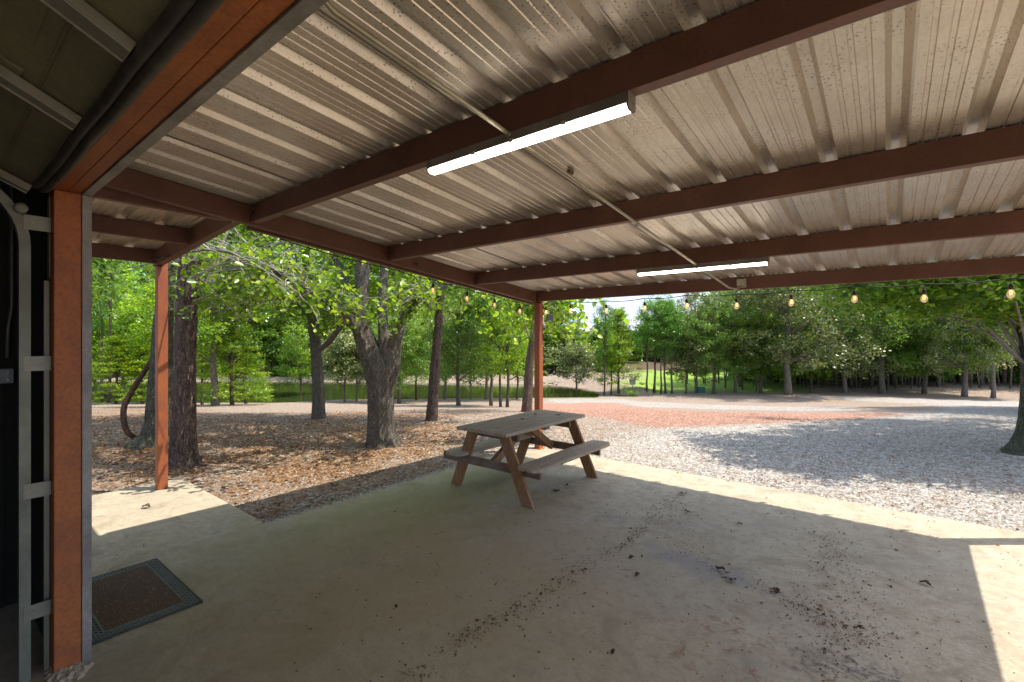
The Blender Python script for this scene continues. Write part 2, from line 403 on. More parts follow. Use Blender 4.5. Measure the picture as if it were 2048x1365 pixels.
class MB:
    def __init__(s):
        s.v = []; s.f = []; s.sm = []
    def add(s, vs, fs, smooth=False):
        k = len(s.v)
        s.v += [tuple(x) for x in vs]
        s.f += [tuple(i + k for i in f) for f in fs]
        s.sm += [smooth] * len(fs)
    def box(s, x0, x1, y0, y1, z0, z1):
        s.add([(x0, y0, z0), (x1, y0, z0), (x1, y1, z0), (x0, y1, z0), (x0, y0, z1), (x1, y0, z1), (x1, y1, z1), (x0, y1, z1)],
              [(0, 3, 2, 1), (4, 5, 6, 7), (0, 1, 5, 4), (1, 2, 6, 5), (2, 3, 7, 6), (3, 0, 4, 7)])
    def prism(s, prof, a, b, U, V):
        """closed 2D profile swept from a to b; U and V are the profile axes"""
        a, b, U, V = Vector(a), Vector(b), Vector(U), Vector(V)
        n = len(prof)
        vs = [a + U * p[0] + V * p[1] for p in prof] + [b + U * p[0] + V * p[1] for p in prof]
        fs = [(i, (i + 1) % n, n + (i + 1) % n, n + i) for i in range(n)]
        fs += [tuple(range(n))[::-1], tuple(range(n, 2 * n))]
        s.add(vs, fs)
    def bar(s, a, b, w, h, up=(0, 0, 1)):
        a, b = Vector(a), Vector(b)
        d = (b - a).normalized(); sd = d.cross(Vector(up)).normalized(); u = sd.cross(d)
        s.prism([(-w / 2, -h / 2), (w / 2, -h / 2), (w / 2, h / 2), (-w / 2, h / 2)], a, b, sd, u)
    def tube(s, pts, rad, seg=10, rough=0.0, seed=0, cap=True, ridge=0, fl=0.0):
        pts = [Vector(p) for p in pts]
        if isinstance(rad, (int, float)): rad = [rad] * len(pts)
        n = len(pts); vs = []; fs = []
        d0 = (pts[1] - pts[0]).normalized()
        ref = Vector((1, 0, 0)) if abs(d0.x) < 0.8 else Vector((0, 1, 0))
        s0 = d0.cross(ref).normalized()
        for i in range(n):
            d = (pts[min(i + 1, n - 1)] - pts[max(i - 1, 0)]).normalized()
            s0 = (s0 - d * s0.dot(d)).normalized(); u = d.cross(s0)
            for k in range(seg):
                a = 2 * math.pi * k / seg; r = rad[i]
                if rough:
                    q = Vector((math.cos(a) * 2.2, math.sin(a) * 2.2, pts[i].z * 0.9 + seed))
                    r *= 1 + rough * mnoise.noise(q) + rough * 0.5 * mnoise.noise(q * 2.7)
                if ridge:
                    r *= 1 + ridge * math.sin(a * 7 + 2.2 * mnoise.noise(Vector((seed, a, pts[i].z))))
                    r += rad[i] * ridge * 0.8 * mnoise.noise(Vector((math.cos(a) * 8, math.sin(a) * 8, pts[i].z * 5 + seed)))
                vs.append(pts[i] + (s0 * math.cos(a) + u * math.sin(a)) * r)
        for i in range(n - 1):
            for k in range(seg):
                k2 = (k + 1) % seg
                fs.append((i * seg + k, i * seg + k2, (i + 1) * seg + k2, (i + 1) * seg + k))
        if cap:
            fs.append(tuple(range(seg))[::-1]); fs.append(tuple(range((n - 1) * seg, n * seg)))
        s.add(vs, fs, True)
    def lathe(s, prof, c=(0, 0, 0), seg=16):
        vs = []; fs = []
        for r, z in prof:
            for k in range(seg):
                a = 2 * math.pi * k / seg
                vs.append((c[0] + r * math.cos(a), c[1] + r * math.sin(a), c[2] + z))
        for i in range(len(prof) - 1):
            for k in range(seg):
                k2 = (k + 1) % seg
                fs.append((i * seg + k, i * seg + k2, (i + 1) * seg + k2, (i + 1) * seg + k))
        fs.append(tuple(range(seg))[::-1]); fs.append(tuple(range((len(prof) - 1) * seg, len(prof) * seg)))
        s.add(vs, fs, True)
    def build(s, name, mat, parent=None, bevel=0.0, loc=None):
        me = bpy.data.meshes.new(name)
        me.from_pydata(s.v, [], s.f)
        me.polygons.foreach_set('use_smooth', s.sm)
        me.materials.append(mat)
        me.update()
        o = bpy.data.objects.new(name, me)
        COL.objects.link(o)
        if parent is not None:
            o.parent = parent
        if loc: o.location = loc
        if bevel:
            b = o.modifiers.new('bevel', 'BEVEL'); b.width = bevel; b.segments = 2; b.limit_method = 'ANGLE'
        return o

def np_mesh(name, verts, quads, mat, rnd=None, parent=None, smooth=False, nv=4):
    me = bpy.data.meshes.new(name)
    nV, nF = len(verts), len(quads)
    me.vertices.add(nV); me.vertices.foreach_set('co', np.ascontiguousarray(verts, dtype=np.float32).ravel())
    me.loops.add(nF * nv); me.loops.foreach_set('vertex_index', np.ascontiguousarray(quads, dtype=np.int32).ravel())
    me.polygons.add(nF)
    me.polygons.foreach_set('loop_start', np.arange(0, nF * nv, nv, dtype=np.int32))
    if smooth: me.polygons.foreach_set('use_smooth', np.ones(nF, dtype=bool))
    me.update(calc_edges=True)
    me.validate()
    if rnd is not None:
        at = me.attributes.new('rnd', 'FLOAT', 'FACE')
        at.data.foreach_set('value', np.clip(rnd, 0, 1).astype(np.float32))
    me.materials.append(mat)
    o = bpy.data.objects.new(name, me)
    COL.objects.link(o)
    if parent is not None: o.parent = parent
    return o

def copy_tree(o, parent=None):
    c = o.copy(); COL.objects.link(c); c.parent = parent
    for ch in list(o.children):
        copy_tree(ch, c)
    return c

# ------------------------------------------------------------------ ground plan (u = sideways, d = ahead, metres)
def UD(X, Y): return X * RT[0] + Y * RT[1], X * FW[0] + Y * FW[1]
def XY(u, d): return u * RT[0] + d * FW[0], u * RT[1] + d * FW[1]
BD = [-50, 6, 8, 10, 12, 16, 22, 28, 34, 44, 60, 90, 300]
BZ = [-.045, -.05, -.07, -.15, -.3, -.7, -1.4, -2.05, -2.25, -2.15, -1.9, -1.7, -1.5]
WZ = -2.2
def wrow(px, row):
    d = FPX * (CH - WZ) / (row - HOR); return ((px - CXP) / FPX * d, d)
LAKE = [wrow(*q) for q in [(-300, 809), (180, 808), (560, 808), (680, 801), (900, 798), (1100, 797), (1195, 796), (1200, 790), (1160, 777), (1090, 770), (900, 766), (560, 764), (180, 763), (-300, 763)]]
def sdist(poly, u, d):
    """signed distance (positive inside), arrays"""
    u = np.asarray(u, float); d = np.asarray(d, float)
    best = np.full(u.shape, 1e9); ins = np.zeros(u.shape, bool)
    n = len(poly)
    for i in range(n):
        x0, y0 = poly[i]; x1, y1 = poly[(i + 1) % n]
        ex, ey = x1 - x0, y1 - y0
        tt = np.clip(((u - x0) * ex + (d - y0) * ey) / (ex * ex + ey * ey), 0, 1)
        best = np.minimum(best, np.hypot(u - x0 - tt * ex, d - y0 - tt * ey))
        c = ((y0 > d) != (y1 > d)) & (u < (x1 - x0) * (d - y0) / (y1 - y0 + 1e-12) + x0)
        ins ^= c
    return np.where(ins, best, -best)
def vnoise(x, y, s, seed=0):
    """cheap smooth value noise, arrays"""
    x = np.asarray(x) / s + seed * 17.3; y = np.asarray(y) / s + seed * 5.7
    xi, yi = np.floor(x), np.floor(y); fx, fy = x - xi, y - yi
    fx = fx * fx * (3 - 2 * fx); fy = fy * fy * (3 - 2 * fy)
    def h(a, b):
        q = np.sin(a * 127.1 + b * 311.7 + seed) * 43758.5453
        return q - np.floor(q)
    return (h(xi, yi) * (1 - fx) + h(xi + 1, yi) * fx) * (1 - fy) + (h(xi, yi + 1) * (1 - fx) + h(xi + 1, yi + 1) * fx) * fy
def terrain(u, d):
    u = np.asarray(u, float); d = np.asarray(d, float)
    dd = np.where(d > 0, d, 0)
    z = np.interp(dd, BD, BZ)
    far = np.clip((dd - 9) / 12, 0, 1)
    z = z + far * 0.16 * (vnoise(u, d, 5, 1) - 0.5) + np.clip((dd - 6) / 4, 0, 1) * 0.03 * (vnoise(u, d, 1.3, 2) - 0.5)
    s = sdist(LAKE, u, d)
    z = np.where(s > -1.5, np.where(s > 0, np.minimum(z, WZ - 0.04 - 0.4 * np.clip(s / 1.5, 0, 1)), z + (WZ + 0.02 - z) * np.clip((s + 1.5) / 1.5, 0, 1) ** 2 * 0.9), z)
    bank = np.exp(-((s + 3.0) / 1.6) ** 2) * (dd > 33)
    z = z + 0.45 * bank
    z = z + np.where((u > 6) & (dd > 36), 0.02 * (dd - 36), 0)
    return z
def tz(u, d): return float(terrain(np.array([u]), np.array([d]))[0])
def ground_at(px, row):
    d = 3.0
    while d < 120:
        u = (px - CXP) / FPX * d
        if HOR + FPX * (CH - tz(u, d)) / d <= row: break
        d += 0.1
    return (px - CXP) / FPX * d, d
def P3(px, row, d):
    """point at depth d seen at a photo position"""
    u = (px - CXP) / FPX * d
    x, y = XY(u, d)
    return Vector((x, y, CH - (row - HOR) / FPX * d))

# ------------------------------------------------------------------ terrain sheet
ang = np.concatenate([np.arange(-180, -72, 4.0), np.arange(-72, 64, 0.33), np.arange(64, 180.1, 4.0)])
dist = [0.6]
while dist[-1] < 60: dist.append(dist[-1] * 1.0125)
while dist[-1] < 900: dist.append(dist[-1] * 1.12)
dist = np.array(dist)
A, D = np.meshgrid(np.radians(ang), dist)
U = D * np.sin(A); DD = D * np.cos(A)
Z = terrain(U, DD)
XX = U * RT[0] + DD * FW[0]; YY = U * RT[1] + DD * FW[1]
Z = np.where(DD < -1, -0.05, Z)
Z = np.where((XX > -4.9) & (XX < 3.5) & (YY < 6.4), np.minimum(Z, -0.05), Z)
nr, na = Z.shape
gv = np.stack([XX, YY, Z], -1).reshape(-1, 3)
ii = np.arange(nr - 1)[:, None] * na + np.arange(na - 1)[None, :]
gq = np.stack([ii, ii + 1, ii + na + 1, ii + na], -1).reshape(-1, 4)
# zones, drawn on the ground as seen on the photo, ragged by noise
def zone(poly, soft=0.35, jit=0.5, u=None, d=None):
    u = U if u is None else u; d = DD if d is None else d
    pts = [ground_at(*q) for q in poly]
    k = np.clip(d / 12, 0.5, 3)
    s = sdist(pts, u, d) + jit * k * (vnoise(u, d, 0.9, 3) - 0.5) + jit * 0.6 * k * (vnoise(u, d, 0.3, 4) - 0.5)
    return np.clip(s / soft * 0.5 + 0.5, 0, 1) * (d > 0)
ZW = [(1130, 935), (1190, 905), (1215, 885), (1260, 868), (1340, 856), (1600, 846), (1780, 834), (1880, 820), (1860, 808), (1700, 801), (1600, 795), (1700, 792), (1900, 800), (2300, 806), (2300, 1300), (1500, 1150)]
ZR = [(1060, 812), (1100, 808), (1180, 806), (1235, 808), (1300, 818), (1400, 824), (1600, 826), (1780, 827), (1790, 831), (1600, 843), (1420, 851), (1320, 855), (1260, 846), (1190, 835), (1090, 830), (1040, 822)]
ZW2 = [(1090, 799), (1250, 797), (1330, 806), (1500, 812), (1700, 815), (1700, 822), (1450, 820), (1300, 815), (1240, 806), (1090, 806)]
ZS = [(430, 813), (640, 808), (900, 803), (1080, 800), (1080, 826), (900, 824), (700, 824), (560, 830), (430, 828)]
ZG = [(1262, 783), (1380, 785), (1560, 786), (1640, 765), (1600, 742), (1290, 742), (1255, 765)]
def zones(u, d):
    w = np.maximum(zone(ZW, u=u, d=d), zone(ZW2, u=u, d=d) * 0.9)
    r = zone(ZR, 0.3, 0.3, u=u, d=d)
    s = zone(ZS, 0.8, u=u, d=d)
    g = zone(ZG, 1.0, 1.0, u=u, d=d)
    left = np.clip((-0.9 - u) / 0.8 + (vnoise(u, d, 1.5, 5) - 0.5) * 1.5, 0, 1) * (d < 17)
    ln = left * np.clip((d - 5.6) / 1.2 + (vnoise(u, d, 0.8, 6) - 0.5) * 2, 0, 1)
    ln = ln * (1 - s)
    return w * (1 - r), r, ln, g
zw, zr, zl, zg = zones(U, DD)
ter = np_mesh('ground', gv, gq, M['concrete'], smooth=True)
ter['kind'] = 'structure'
zf = np.clip((DD - np.where(U > 14, 36.5, np.where(U > 8, 46, 49)) - 3 * vnoise(U, DD, 3, 9)) / 2, 0, 1)
for nm, arr in (('zf', zf), ('zw', zw), ('zr', zr), ('zl', zl), ('zg', zg)):
    at = ter.data.attributes.new(nm, 'FLOAT', 'POINT')
    at.data.foreach_set('value', arr.ravel().astype(np.float32))
m, t, p = newmat('ground soil'); M['ground'] = m
v = coords(t)
def attr(n):
    a = N(t, 'ShaderNodeAttribute'); a.attribute_name = n; return a.outputs['Fac']
cell = voro(t, v, 34, 'Color'); cellb = voro(t, v, 15, 'Color'); edge = voro(t, v, 34)
bw = N(t, 'ShaderNodeSeparateColor'); t.links.new(cell, bw.inputs[0])
bw2 = N(t, 'ShaderNodeSeparateColor'); t.links.new(cellb, bw2.inputs[0])
n1 = noise_(t, v, 1.2, 6, 0.65, 0.3); n2 = noise_(t, v, 9, 6, 0.7); n3 = noise_(t, v, 0.35, 4, 0.6)
# mixed pale pebbles, soil and dry leaves (the default)
mixg = ramp(t, bw.outputs[0], [(0, (0.08, 0.055, 0.04)), (0.3, (0.21, 0.16, 0.12)), (0.6, (0.36, 0.31, 0.26)), (1, (0.52, 0.48, 0.43))])
mixg = mixc(t, ramp(t, bw2.outputs[1], [(0.55, 0), (0.7, 0.8)]), mixg, (0.27, 0.155, 0.085))
mixg = mixc(t, ramp(t, n1, [(0.42, 0), (0.62, 0.55)]), mixg, (0.33, 0.25, 0.18))
# white gravel
wh = ramp(t, bw.outputs[0], [(0, (0.13, 0.11, 0.10)), (0.2, (0.27, 0.245, 0.21)), (0.6, (0.40, 0.37, 0.33)), (1, (0.57, 0.54, 0.50))])
wh = mixc(t, ramp(t, bw2.outputs[1], [(0.80, 0), (0.88, 0.7)]), wh, (0.26, 0.17, 0.11))
wh = mixc(t, ramp(t, n3, [(0.5, 0), (0.7, 0.45)]), wh, (0.42, 0.35, 0.27))
rd = ramp(t, bw.outputs[0], [(0, (0.20, 0.08, 0.05)), (0.5, (0.38, 0.20, 0.135)), (1, (0.50, 0.35, 0.27))])
# needles and leaf litter
nd = noise_(t, coords(t, 'Object', (1, 1, 1)), 26, 7, 0.75, 2.5)
lt = ramp(t, nd, [(0.32, (0.07, 0.035, 0.02)), (0.5, (0.21, 0.105, 0.05)), (0.62, (0.36, 0.19, 0.09)), (0.8, (0.50, 0.34, 0.20))])
lt = mixc(t, ramp(t, n1, [(0.40, 0), (0.6, 0.7)]), lt, (0.25, 0.19, 0.145))
lt = mixc(t, ramp(t, bw.outputs[1], [(0.80, 0), (0.86, 0.75)]), lt, (0.58, 0.53, 0.46))
gr = mixc(t, ramp(t, n2, [(0.35, 0), (0.65, 1)]), (0.16, 0.30, 0.03), (0.30, 0.40, 0.07))
c = mixc(t, attr('zw'), mixg, wh)
c = mixc(t, attr('zl'), c, lt)
c = mixc(t, attr('zr'), c, rd)
c = mixc(t, attr('zf'), c, mixc(t, ramp(t, n2, [(0.35, 0), (0.65, 1)]), (0.07, 0.055, 0.03), (0.15, 0.10, 0.06)))
c = mixc(t, attr('zg'), c, gr)
t.links.new(c, p.inputs['Base Color'])
p.inputs['Roughness'].default_value = 0.95
p.inputs['Specular IOR Level'].default_value = 0.2
h = math_(t, 'ADD', math_(t, 'SUBTRACT', 1.0, math_(t, 'MULTIPLY', edge, 1.3)), math_(t, 'MULTIPLY', nd, 0.9))
t.links.new(bump(t, h, 0.9, 0.02), p.inputs['Normal'])
ter.data.materials[0] = m

# lake water
mb = MB()
lk = [(u * RT[0] + d * FW[0], u * RT[1] + d * FW[1], WZ) for u, d in
      [(-90, 26.5), (2, 27.5), (8.5, 29.5), (8.5, 40), (2, 47), (-90, 47)]]
mb.add(lk, [tuple(range(6))])
m, t, p = newmat('lake water')
v = coords(t, 'Object')
p.inputs['Base Color'].default_value = (0.035, 0.05, 0.012, 1)
p.inputs['Roughness'].default_value = 0.06
p.inputs['Specular IOR Level'].default_value = 0.8
t.links.new(bump(t, noise_(t, coords(t, 'Object', (1, 2.5, 1), (0, 0, YAW)), 5, 4, 0.6), 0.05, 0.03), p.inputs['Normal'])
wat = mb.build('water', m); wat['kind'] = 'structure'

# ------------------------------------------------------------------ slabs
mb = MB(); mb.box(-4.61, 4.2, -7.0, 6.2, -0.14, 0.0)
o = mb.build('patio_slab', M['concrete'], bevel=0.006); tag(o, kind='structure')
mb = MB(); mb.box(-6.93, -4.618, -6.0, 2.04, -0.14, -0.004)
o = mb.build('walkway_slab', M['concrete'], bevel=0.006); tag(o, kind='structure')

# ------------------------------------------------------------------ garage: wall, jamb, header
G = empty('garage', (-3.37, 0.5, 0), label='dark metal garage whose rusty red door opening frames the view', cat='building')
def gpart(mb, name, mat, bevel=0.0, parent=G, off=(3.37, -0.5, 0)):
    o = mb.build(name, mat, parent, bevel); o.location = off if parent is G else (0, 0, 0); return o
JX, HZ, OPX = -3.37, 2.52, 2.6
mb = MB()                                             # wall left of the opening and above it
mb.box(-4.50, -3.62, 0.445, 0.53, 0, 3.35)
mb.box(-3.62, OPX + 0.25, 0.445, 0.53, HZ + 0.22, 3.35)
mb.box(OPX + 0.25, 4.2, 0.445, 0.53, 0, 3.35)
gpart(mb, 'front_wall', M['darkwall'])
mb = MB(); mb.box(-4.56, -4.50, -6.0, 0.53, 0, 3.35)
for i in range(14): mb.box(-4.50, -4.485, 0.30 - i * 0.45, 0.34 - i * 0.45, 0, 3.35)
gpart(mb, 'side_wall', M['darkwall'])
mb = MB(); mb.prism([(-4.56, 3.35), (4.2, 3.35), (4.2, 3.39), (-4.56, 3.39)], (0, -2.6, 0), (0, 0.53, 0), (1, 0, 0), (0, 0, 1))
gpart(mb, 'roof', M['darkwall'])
def cprof(w, h, th=0.006, lip=0.02):
    return [(0, 0), (w, 0), (w, lip), (w - th, lip), (w - th, th), (th, th), (th, h - th), (w - th, h - th), (w - th, h - lip), (w, h - lip), (w, h), (0, h)]
mb = MB()                                             # jamb: boxed channel, thin seam where the lips meet
mb.box(JX - 0.20, JX, 0.43, 0.537, 0.0, HZ - 0.002)
gpart(mb, 'door_jamb', M['jamb'], 0.004)
mb = MB()
mb.box(JX - 0.2, OPX, 0.43, 0.483, HZ, HZ + 0.2)
mb.box(JX - 0.2, OPX, 0.4838, 0.537, HZ + 0.001, HZ + 0.2)
gpart(mb, 'header_beam', M['jamb'], 0.004)
mb = MB()
mb.box(OPX, OPX + 0.2, 0.43, 0.483, 0.0, HZ + 0.2); mb.box(OPX, OPX + 0.2, 0.4845, 0.537, 0.0, HZ + 0.2)
gpart(mb, 'door_jamb', M['jamb'], 0.004)
mb = MB(); mb.box(JX - 0.06, JX + 0.006, 0.5385, 0.578, 0.0, HZ - 0.008)
gpart(mb, 'jamb_trim', M['trimgrey'], 0.002)
mb = MB(); mb.box(JX - 0.06, OPX + 0.05, 0.5385, 0.578, HZ - 0.006, HZ + 0.10)
gpart(mb, 'header_trim', M['trimgrey'], 0.002)
mb = MB()                                             # outside cladding and flashing over the lean-to
mb.box(-4.56, -3.43, 0.532, 0.552, 0, 3.35); mb.box(-3.43, 4.2, 0.532, 0.552, HZ + 0.11, 3.35)
gpart(mb, 'cladding', M['trimgrey'])
mb = MB()                                             # rough mortar at the jamb foot
rnd = random.Random(4)
nx_, ny_ = 60, 40
gx = lambda i, j: (-3.56 + 0.40 * i / nx_, 0.34 + 0.27 * j / ny_)
vs_ = []
for j in range(ny_ + 1):
    for i in range(nx_ + 1):
        x, y = gx(i, j); e = max(0.0, 1 - (((x + 3.38) / 0.15) ** 2 + ((y - 0.49) / 0.10) ** 2))
        q = Vector((x * 40, y * 40, 1.0)); z = -0.004 + e * 0.03 + (0.016 * mnoise.noise(q) + 0.008 * mnoise.noise(q * 2.6)) * min(1, e * 4)
        vs_.append((x, y, z if e > 0 else -0.006))
mb.add(vs_, [(j * (nx_ + 1) + i, j * (nx_ + 1) + i + 1, (j + 1) * (nx_ + 1) + i + 1, (j + 1) * (nx_ + 1) + i) for j in range(ny_) for i in range(nx_)])
gpart(mb, 'mortar', M['concrete'])
mb = MB(); mb.box(-4.56, 0.4, -2.66, -2.60, 0, 3.35); gpart(mb, 'added_rear_wall', M['darkwall'])  # unseen wall added to darken the interior, left short so some light enters
# strips behind the track
mb = MB(); mb.box(-3.50, -3.46, 0.405, 0.425, 0.0, 2.05)
gpart(mb, 'stop_angle', M['stile'])

# overhead door stowed above, its lowest section tilted in the bend
D_ = empty('overhead_door', (-1.4, 0.35, 2.5), label='raised overhead door with grey stiffeners and a black rubber bottom seal', cat='garage door')
def dpart(mb, name, mat, bevel=0.0):
    o = mb.build(name, mat, D_, bevel); o.location = (1.4, -0.35, -2.5); return o
s_ = 0.5; nl = math.hypot(1, s_); dv = Vector((0, -1 / nl, s_ / nl)); dn = Vector((0, -s_ / nl, -1 / nl))
e0 = Vector((0, 0.352, 2.505))
def slab_on_door(mb, x0, x1, a0, a1, n0, n1):
    mb.prism([(a0, n0), (a1, n0), (a1, n1), (a0, n1)], e0 + Vector((x0, 0, 0)), e0 + Vector((x1, 0, 0)), dv, dn)
mb = MB(); slab_on_door(mb, -3.36, 2.55, 0, 0.53, -0.04, 0.0)
for a in (0.115, 0.125, 0.31, 0.32): slab_on_door(mb, -3.36, 2.55, a, a + 0.004, 0, 0.003)
for k in range(9): slab_on_door(mb, -3.2 + k * 0.65, -2.75 + k * 0.65, 0.17, 0.27, 0, 0.006)
dpart(mb, 'panel', M['doorpanel'], 0.001)
top = e0 + dv * 0.54
mb = MB(); mb.box(-3.36, 2.55, -2.2, top.y, top.z, top.z + 0.04)
dpart(mb, 'panel', M['doorpanel'])
for x in (-3.33, -2.18, -1.53, -0.2, 1.1, 2.4):
    mb = MB(); slab_on_door(mb, x - 0.038, x + 0.038, 0.004, 0.53, 0.008, 0.034)
    slab_on_door(mb, x - 0.038, x - 0.034, 0.004, 0.53, 0.034, 0.042); slab_on_door(mb, x + 0.034, x + 0.038, 0.004, 0.53, 0.034, 0.042)
    dpart(mb, 'stile', M['stile'], 0.002)
mb = MB()
pts = [(x, 0.385 + 0.0018 * math.sin(x * 9), 2.468 + 0.0015 * math.sin(x * 5) + (0.03 * max(0, (-x - 2.95) / 0.4) ** 2)) for x in np.arange(-3.36, 2.56, 0.08)]
mb.tube(pts, 0.017, 10)
mb.tube([(a, b - 0.026, c + 0.016) for a, b, c in pts], 0.019, 10)
dpart(mb, 'rubber_seal', M['black'])
mb = MB(); mb.lathe([(0.012, -0.03), (0.026, -0.03), (0.026, -0.01), (0.02, 0.0), (0.026, 0.01), (0.026, 0.03), (0.012, 0.03)], (0, 0, 0), 14)
o = dpart(mb, 'roller', M['galv']); o.rotation_euler = (0, R_(90), 0); o.location = (-3.42 + 1.4, 0.315 - 0.35, 2.40 - 2.5)

# door track
TR = empty('door_track', (-3.45, 0.33, 0), label='galvanised vertical door track with slotted holes and a curved top', cat='door track')
def tpart(mb, name, mat, bevel=0.0):
    o = mb.build(name, mat, TR, bevel); o.location = (3.45, -0.33, 0); return o
path = [Vector((0, 0.33, z)) for z in np.linspace(0.0, 2.22, 6)]
for a in np.linspace(0, R_(68), 10)[1:]:
    path.append(Vector((0, 0.33 - 0.36 * (1 - math.cos(a)), 2.22 + 0.36 * math.sin(a))))
path.append(path[-1] + Vector((0, -0.9, 0.36)))
mb = MB()
cs = [(-3.475, -0.02), (-3.475, 0.022), (-3.472, 0.022), (-3.472, -0.017), (-3.424, -0.017), (-3.424, 0.022), (-3.421, 0.022), (-3.421, -0.02)]
vs = []; fs = []
for i, q in enumerate(path):
    d = (path[min(i + 1, len(path) - 1)] - path[max(0, i - 1)]).normalized()
    n = Vector((0, d.z, -d.y))
    vs += [Vector((c[0], 0, 0)) + q + n * c[1] for c in cs]
for i in range(len(path) - 1):
    for k in range(8):
        k2 = (k + 1) % 8; fs.append((i * 8 + k, i * 8 + k2, i * 8 + 8 + k2, i * 8 + 8 + k))
mb.add(vs, fs)
tpart(mb, 'rail', M['galv'])
mb = MB()
for z in [2.18, 2.14, 1.98, 1.95, 1.60, 1.57, 1.54] + [1.30 - 0.045 * k for k in range(12)] + [0.5, 0.42]:
    mb = MB(); mb.box(-3.453, -3.443, 0.3085, 0.3105, z, z + 0.014); tpart(mb, 'slot', M['black'])
for z in (2.30, 1.58, 0.93, 0.31):
    mb = MB(); mb.box(-3.421, -3.418, 0.325, 0.43, z, z + 0.075); mb.box(-3.47, -3.418, 0.425, 0.4285, z, z + 0.075)
    mb.box(-3.4185, -3.4165, 0.345, 0.385, z + 0.034, z + 0.042)
    tpart(mb, 'bracket', M['stile'])
mb = MB(); mb.box(-3.55, -3.48, 0.427, 0.430, 2.07, 2.5); tpart(mb, 'bracket', M['stile'])

# interior outlet and its conduit on the side wall
mb = MB(); mb.tube([(-4.47, 0.372, 3.3), (-4.47, 0.372, 1.95), (-4.47, 0.355, 1.80), (-4.47, 0.352, 1.62)], 0.011, 8)
tag(mb.build('conduit', M['galv']), 'thin grey conduit running down the dark inner wall to the outlet', 'conduit')
E_ = empty('outlet_box', (-4.47, 0.325, 1.5), label='small metal outlet box on the dark inner wall', cat='outlet')
mb = MB(); mb.box(-0.03, 0.022, -0.075, 0.055, -0.045, 0.05); mb.build('box', M['greybox'], E_, 0.004)
for zz in (-0.02, 0.024):
    mb = MB(); mb.tube([(0.022, 0.03, zz), (0.027, 0.03, zz)], 0.014, 12); mb.build('socket_face', M['whitepaint'], E_)

# ------------------------------------------------------------------ patio lean-to roof
PC = empty('patio_roof', (-4.36, 6.1, 0), label='large brown steel lean-to patio roof with corrugated metal sheets', cat='patio roof')
def ppart(mb, name, mat, bevel=0.0, loc=None):
    o = mb.build(name, mat, PC, bevel); o.location = (4.36, -6.1, 0); return o
SL = -0.1014
def zb(Y): return 2.751 + SL * (Y - 1.85)              # underside of purlins
PH = 0.15
XL, XR = -4.33, 1.20
for Y in (0.42 + 0.21, 1.85, 3.29, 4.69, 6.10):
    mb = MB()
    z0 = zb(Y); w = 0.064
    prof = [(-w, 0), (0, 0), (0, 0.018), (-0.004, 0.018), (-0.004, 0.004), (-w + 0.005, 0.004), (-w + 0.005, PH - 0.004), (-0.004, PH - 0.004), (-0.004, PH - 0.018), (0, PH - 0.018), (0, PH), (-w, PH)]
    if Y == 6.10: prof = [(-w, 0), (0, 0), (0, PH), (-w, PH)]
    mb.prism(prof, (XL - 0.002, Y, z0), (XR, Y, z0), (0, 1, 0), (0, 0, 1))
    ppart(mb, 'purlin', M['beam'], 0.0015)
    mb = MB()
    for zz in (0.05, 0.11):
        mb.tube([(XL + 0.05, Y - w - 0.008, z0 + zz), (XL + 0.05, Y - w + 0.002, z0 + zz)], 0.009, 8)
    ppart(mb, 'bolt', M['galv'])
for x0, sgn in ((XL - 0.004, -1), (XR + 0.002, 1)):
    mb = MB()
    prof = [(0, 0), (sgn * 0.075, 0), (sgn * 0.075, 0.02), (sgn * 0.070, 0.02), (sgn * 0.070, 0.005), (sgn * 0.006, 0.005), (sgn * 0.006, PH + 0.013), (sgn * 0.07, PH + 0.013), (sgn * 0.075, PH + 0.018), (0, PH + 0.018)]
    mb.prism(prof, (x0, 0.58, zb(0.58) - 0.022), (x0, 6.10, zb(6.10) - 0.022), (1, 0, 0), (0, 0, 1))
    ppart(mb, 'rafter', M['beam'], 0.0015)
# rake and eave trim
for x in (-4.475, 1.29):
    mb = MB(); y0 = 1.83 if x < 0 else 0.58
    mb.bar((x, y0, zb(y0) + 0.062), (x, 6.2, zb(6.2) + 0.062), 0.014, 0.20)
    mb.bar((x + 0.02, y0, zb(y0) - 0.035), (x + 0.02, 6.2, zb(6.2) - 0.035), 0.03, 0.006)
    ppart(mb, 'rake_trim', M['beam'])
for x in (-4.333, 1.16):
    mb = MB(); mb.box(x - 0.05, x + 0.05, 6.06, 6.16, 0.0, zb(6.1) - 0.024 if x > 0 else zb(6.1) - 0.024)
    mb.box(x - 0.05, x + 0.05, 6.102, 6.16, zb(6.1) - 0.022, zb(6.1) + PH - 0.01)
    ppart(mb, 'post', M['post'], 0.004)
    mb = MB(); mb.box(x - 0.085, x + 0.085, 6.03, 6.19, 0.0005, 0.008); ppart(mb, 'base_plate', M['post'], 0.002)
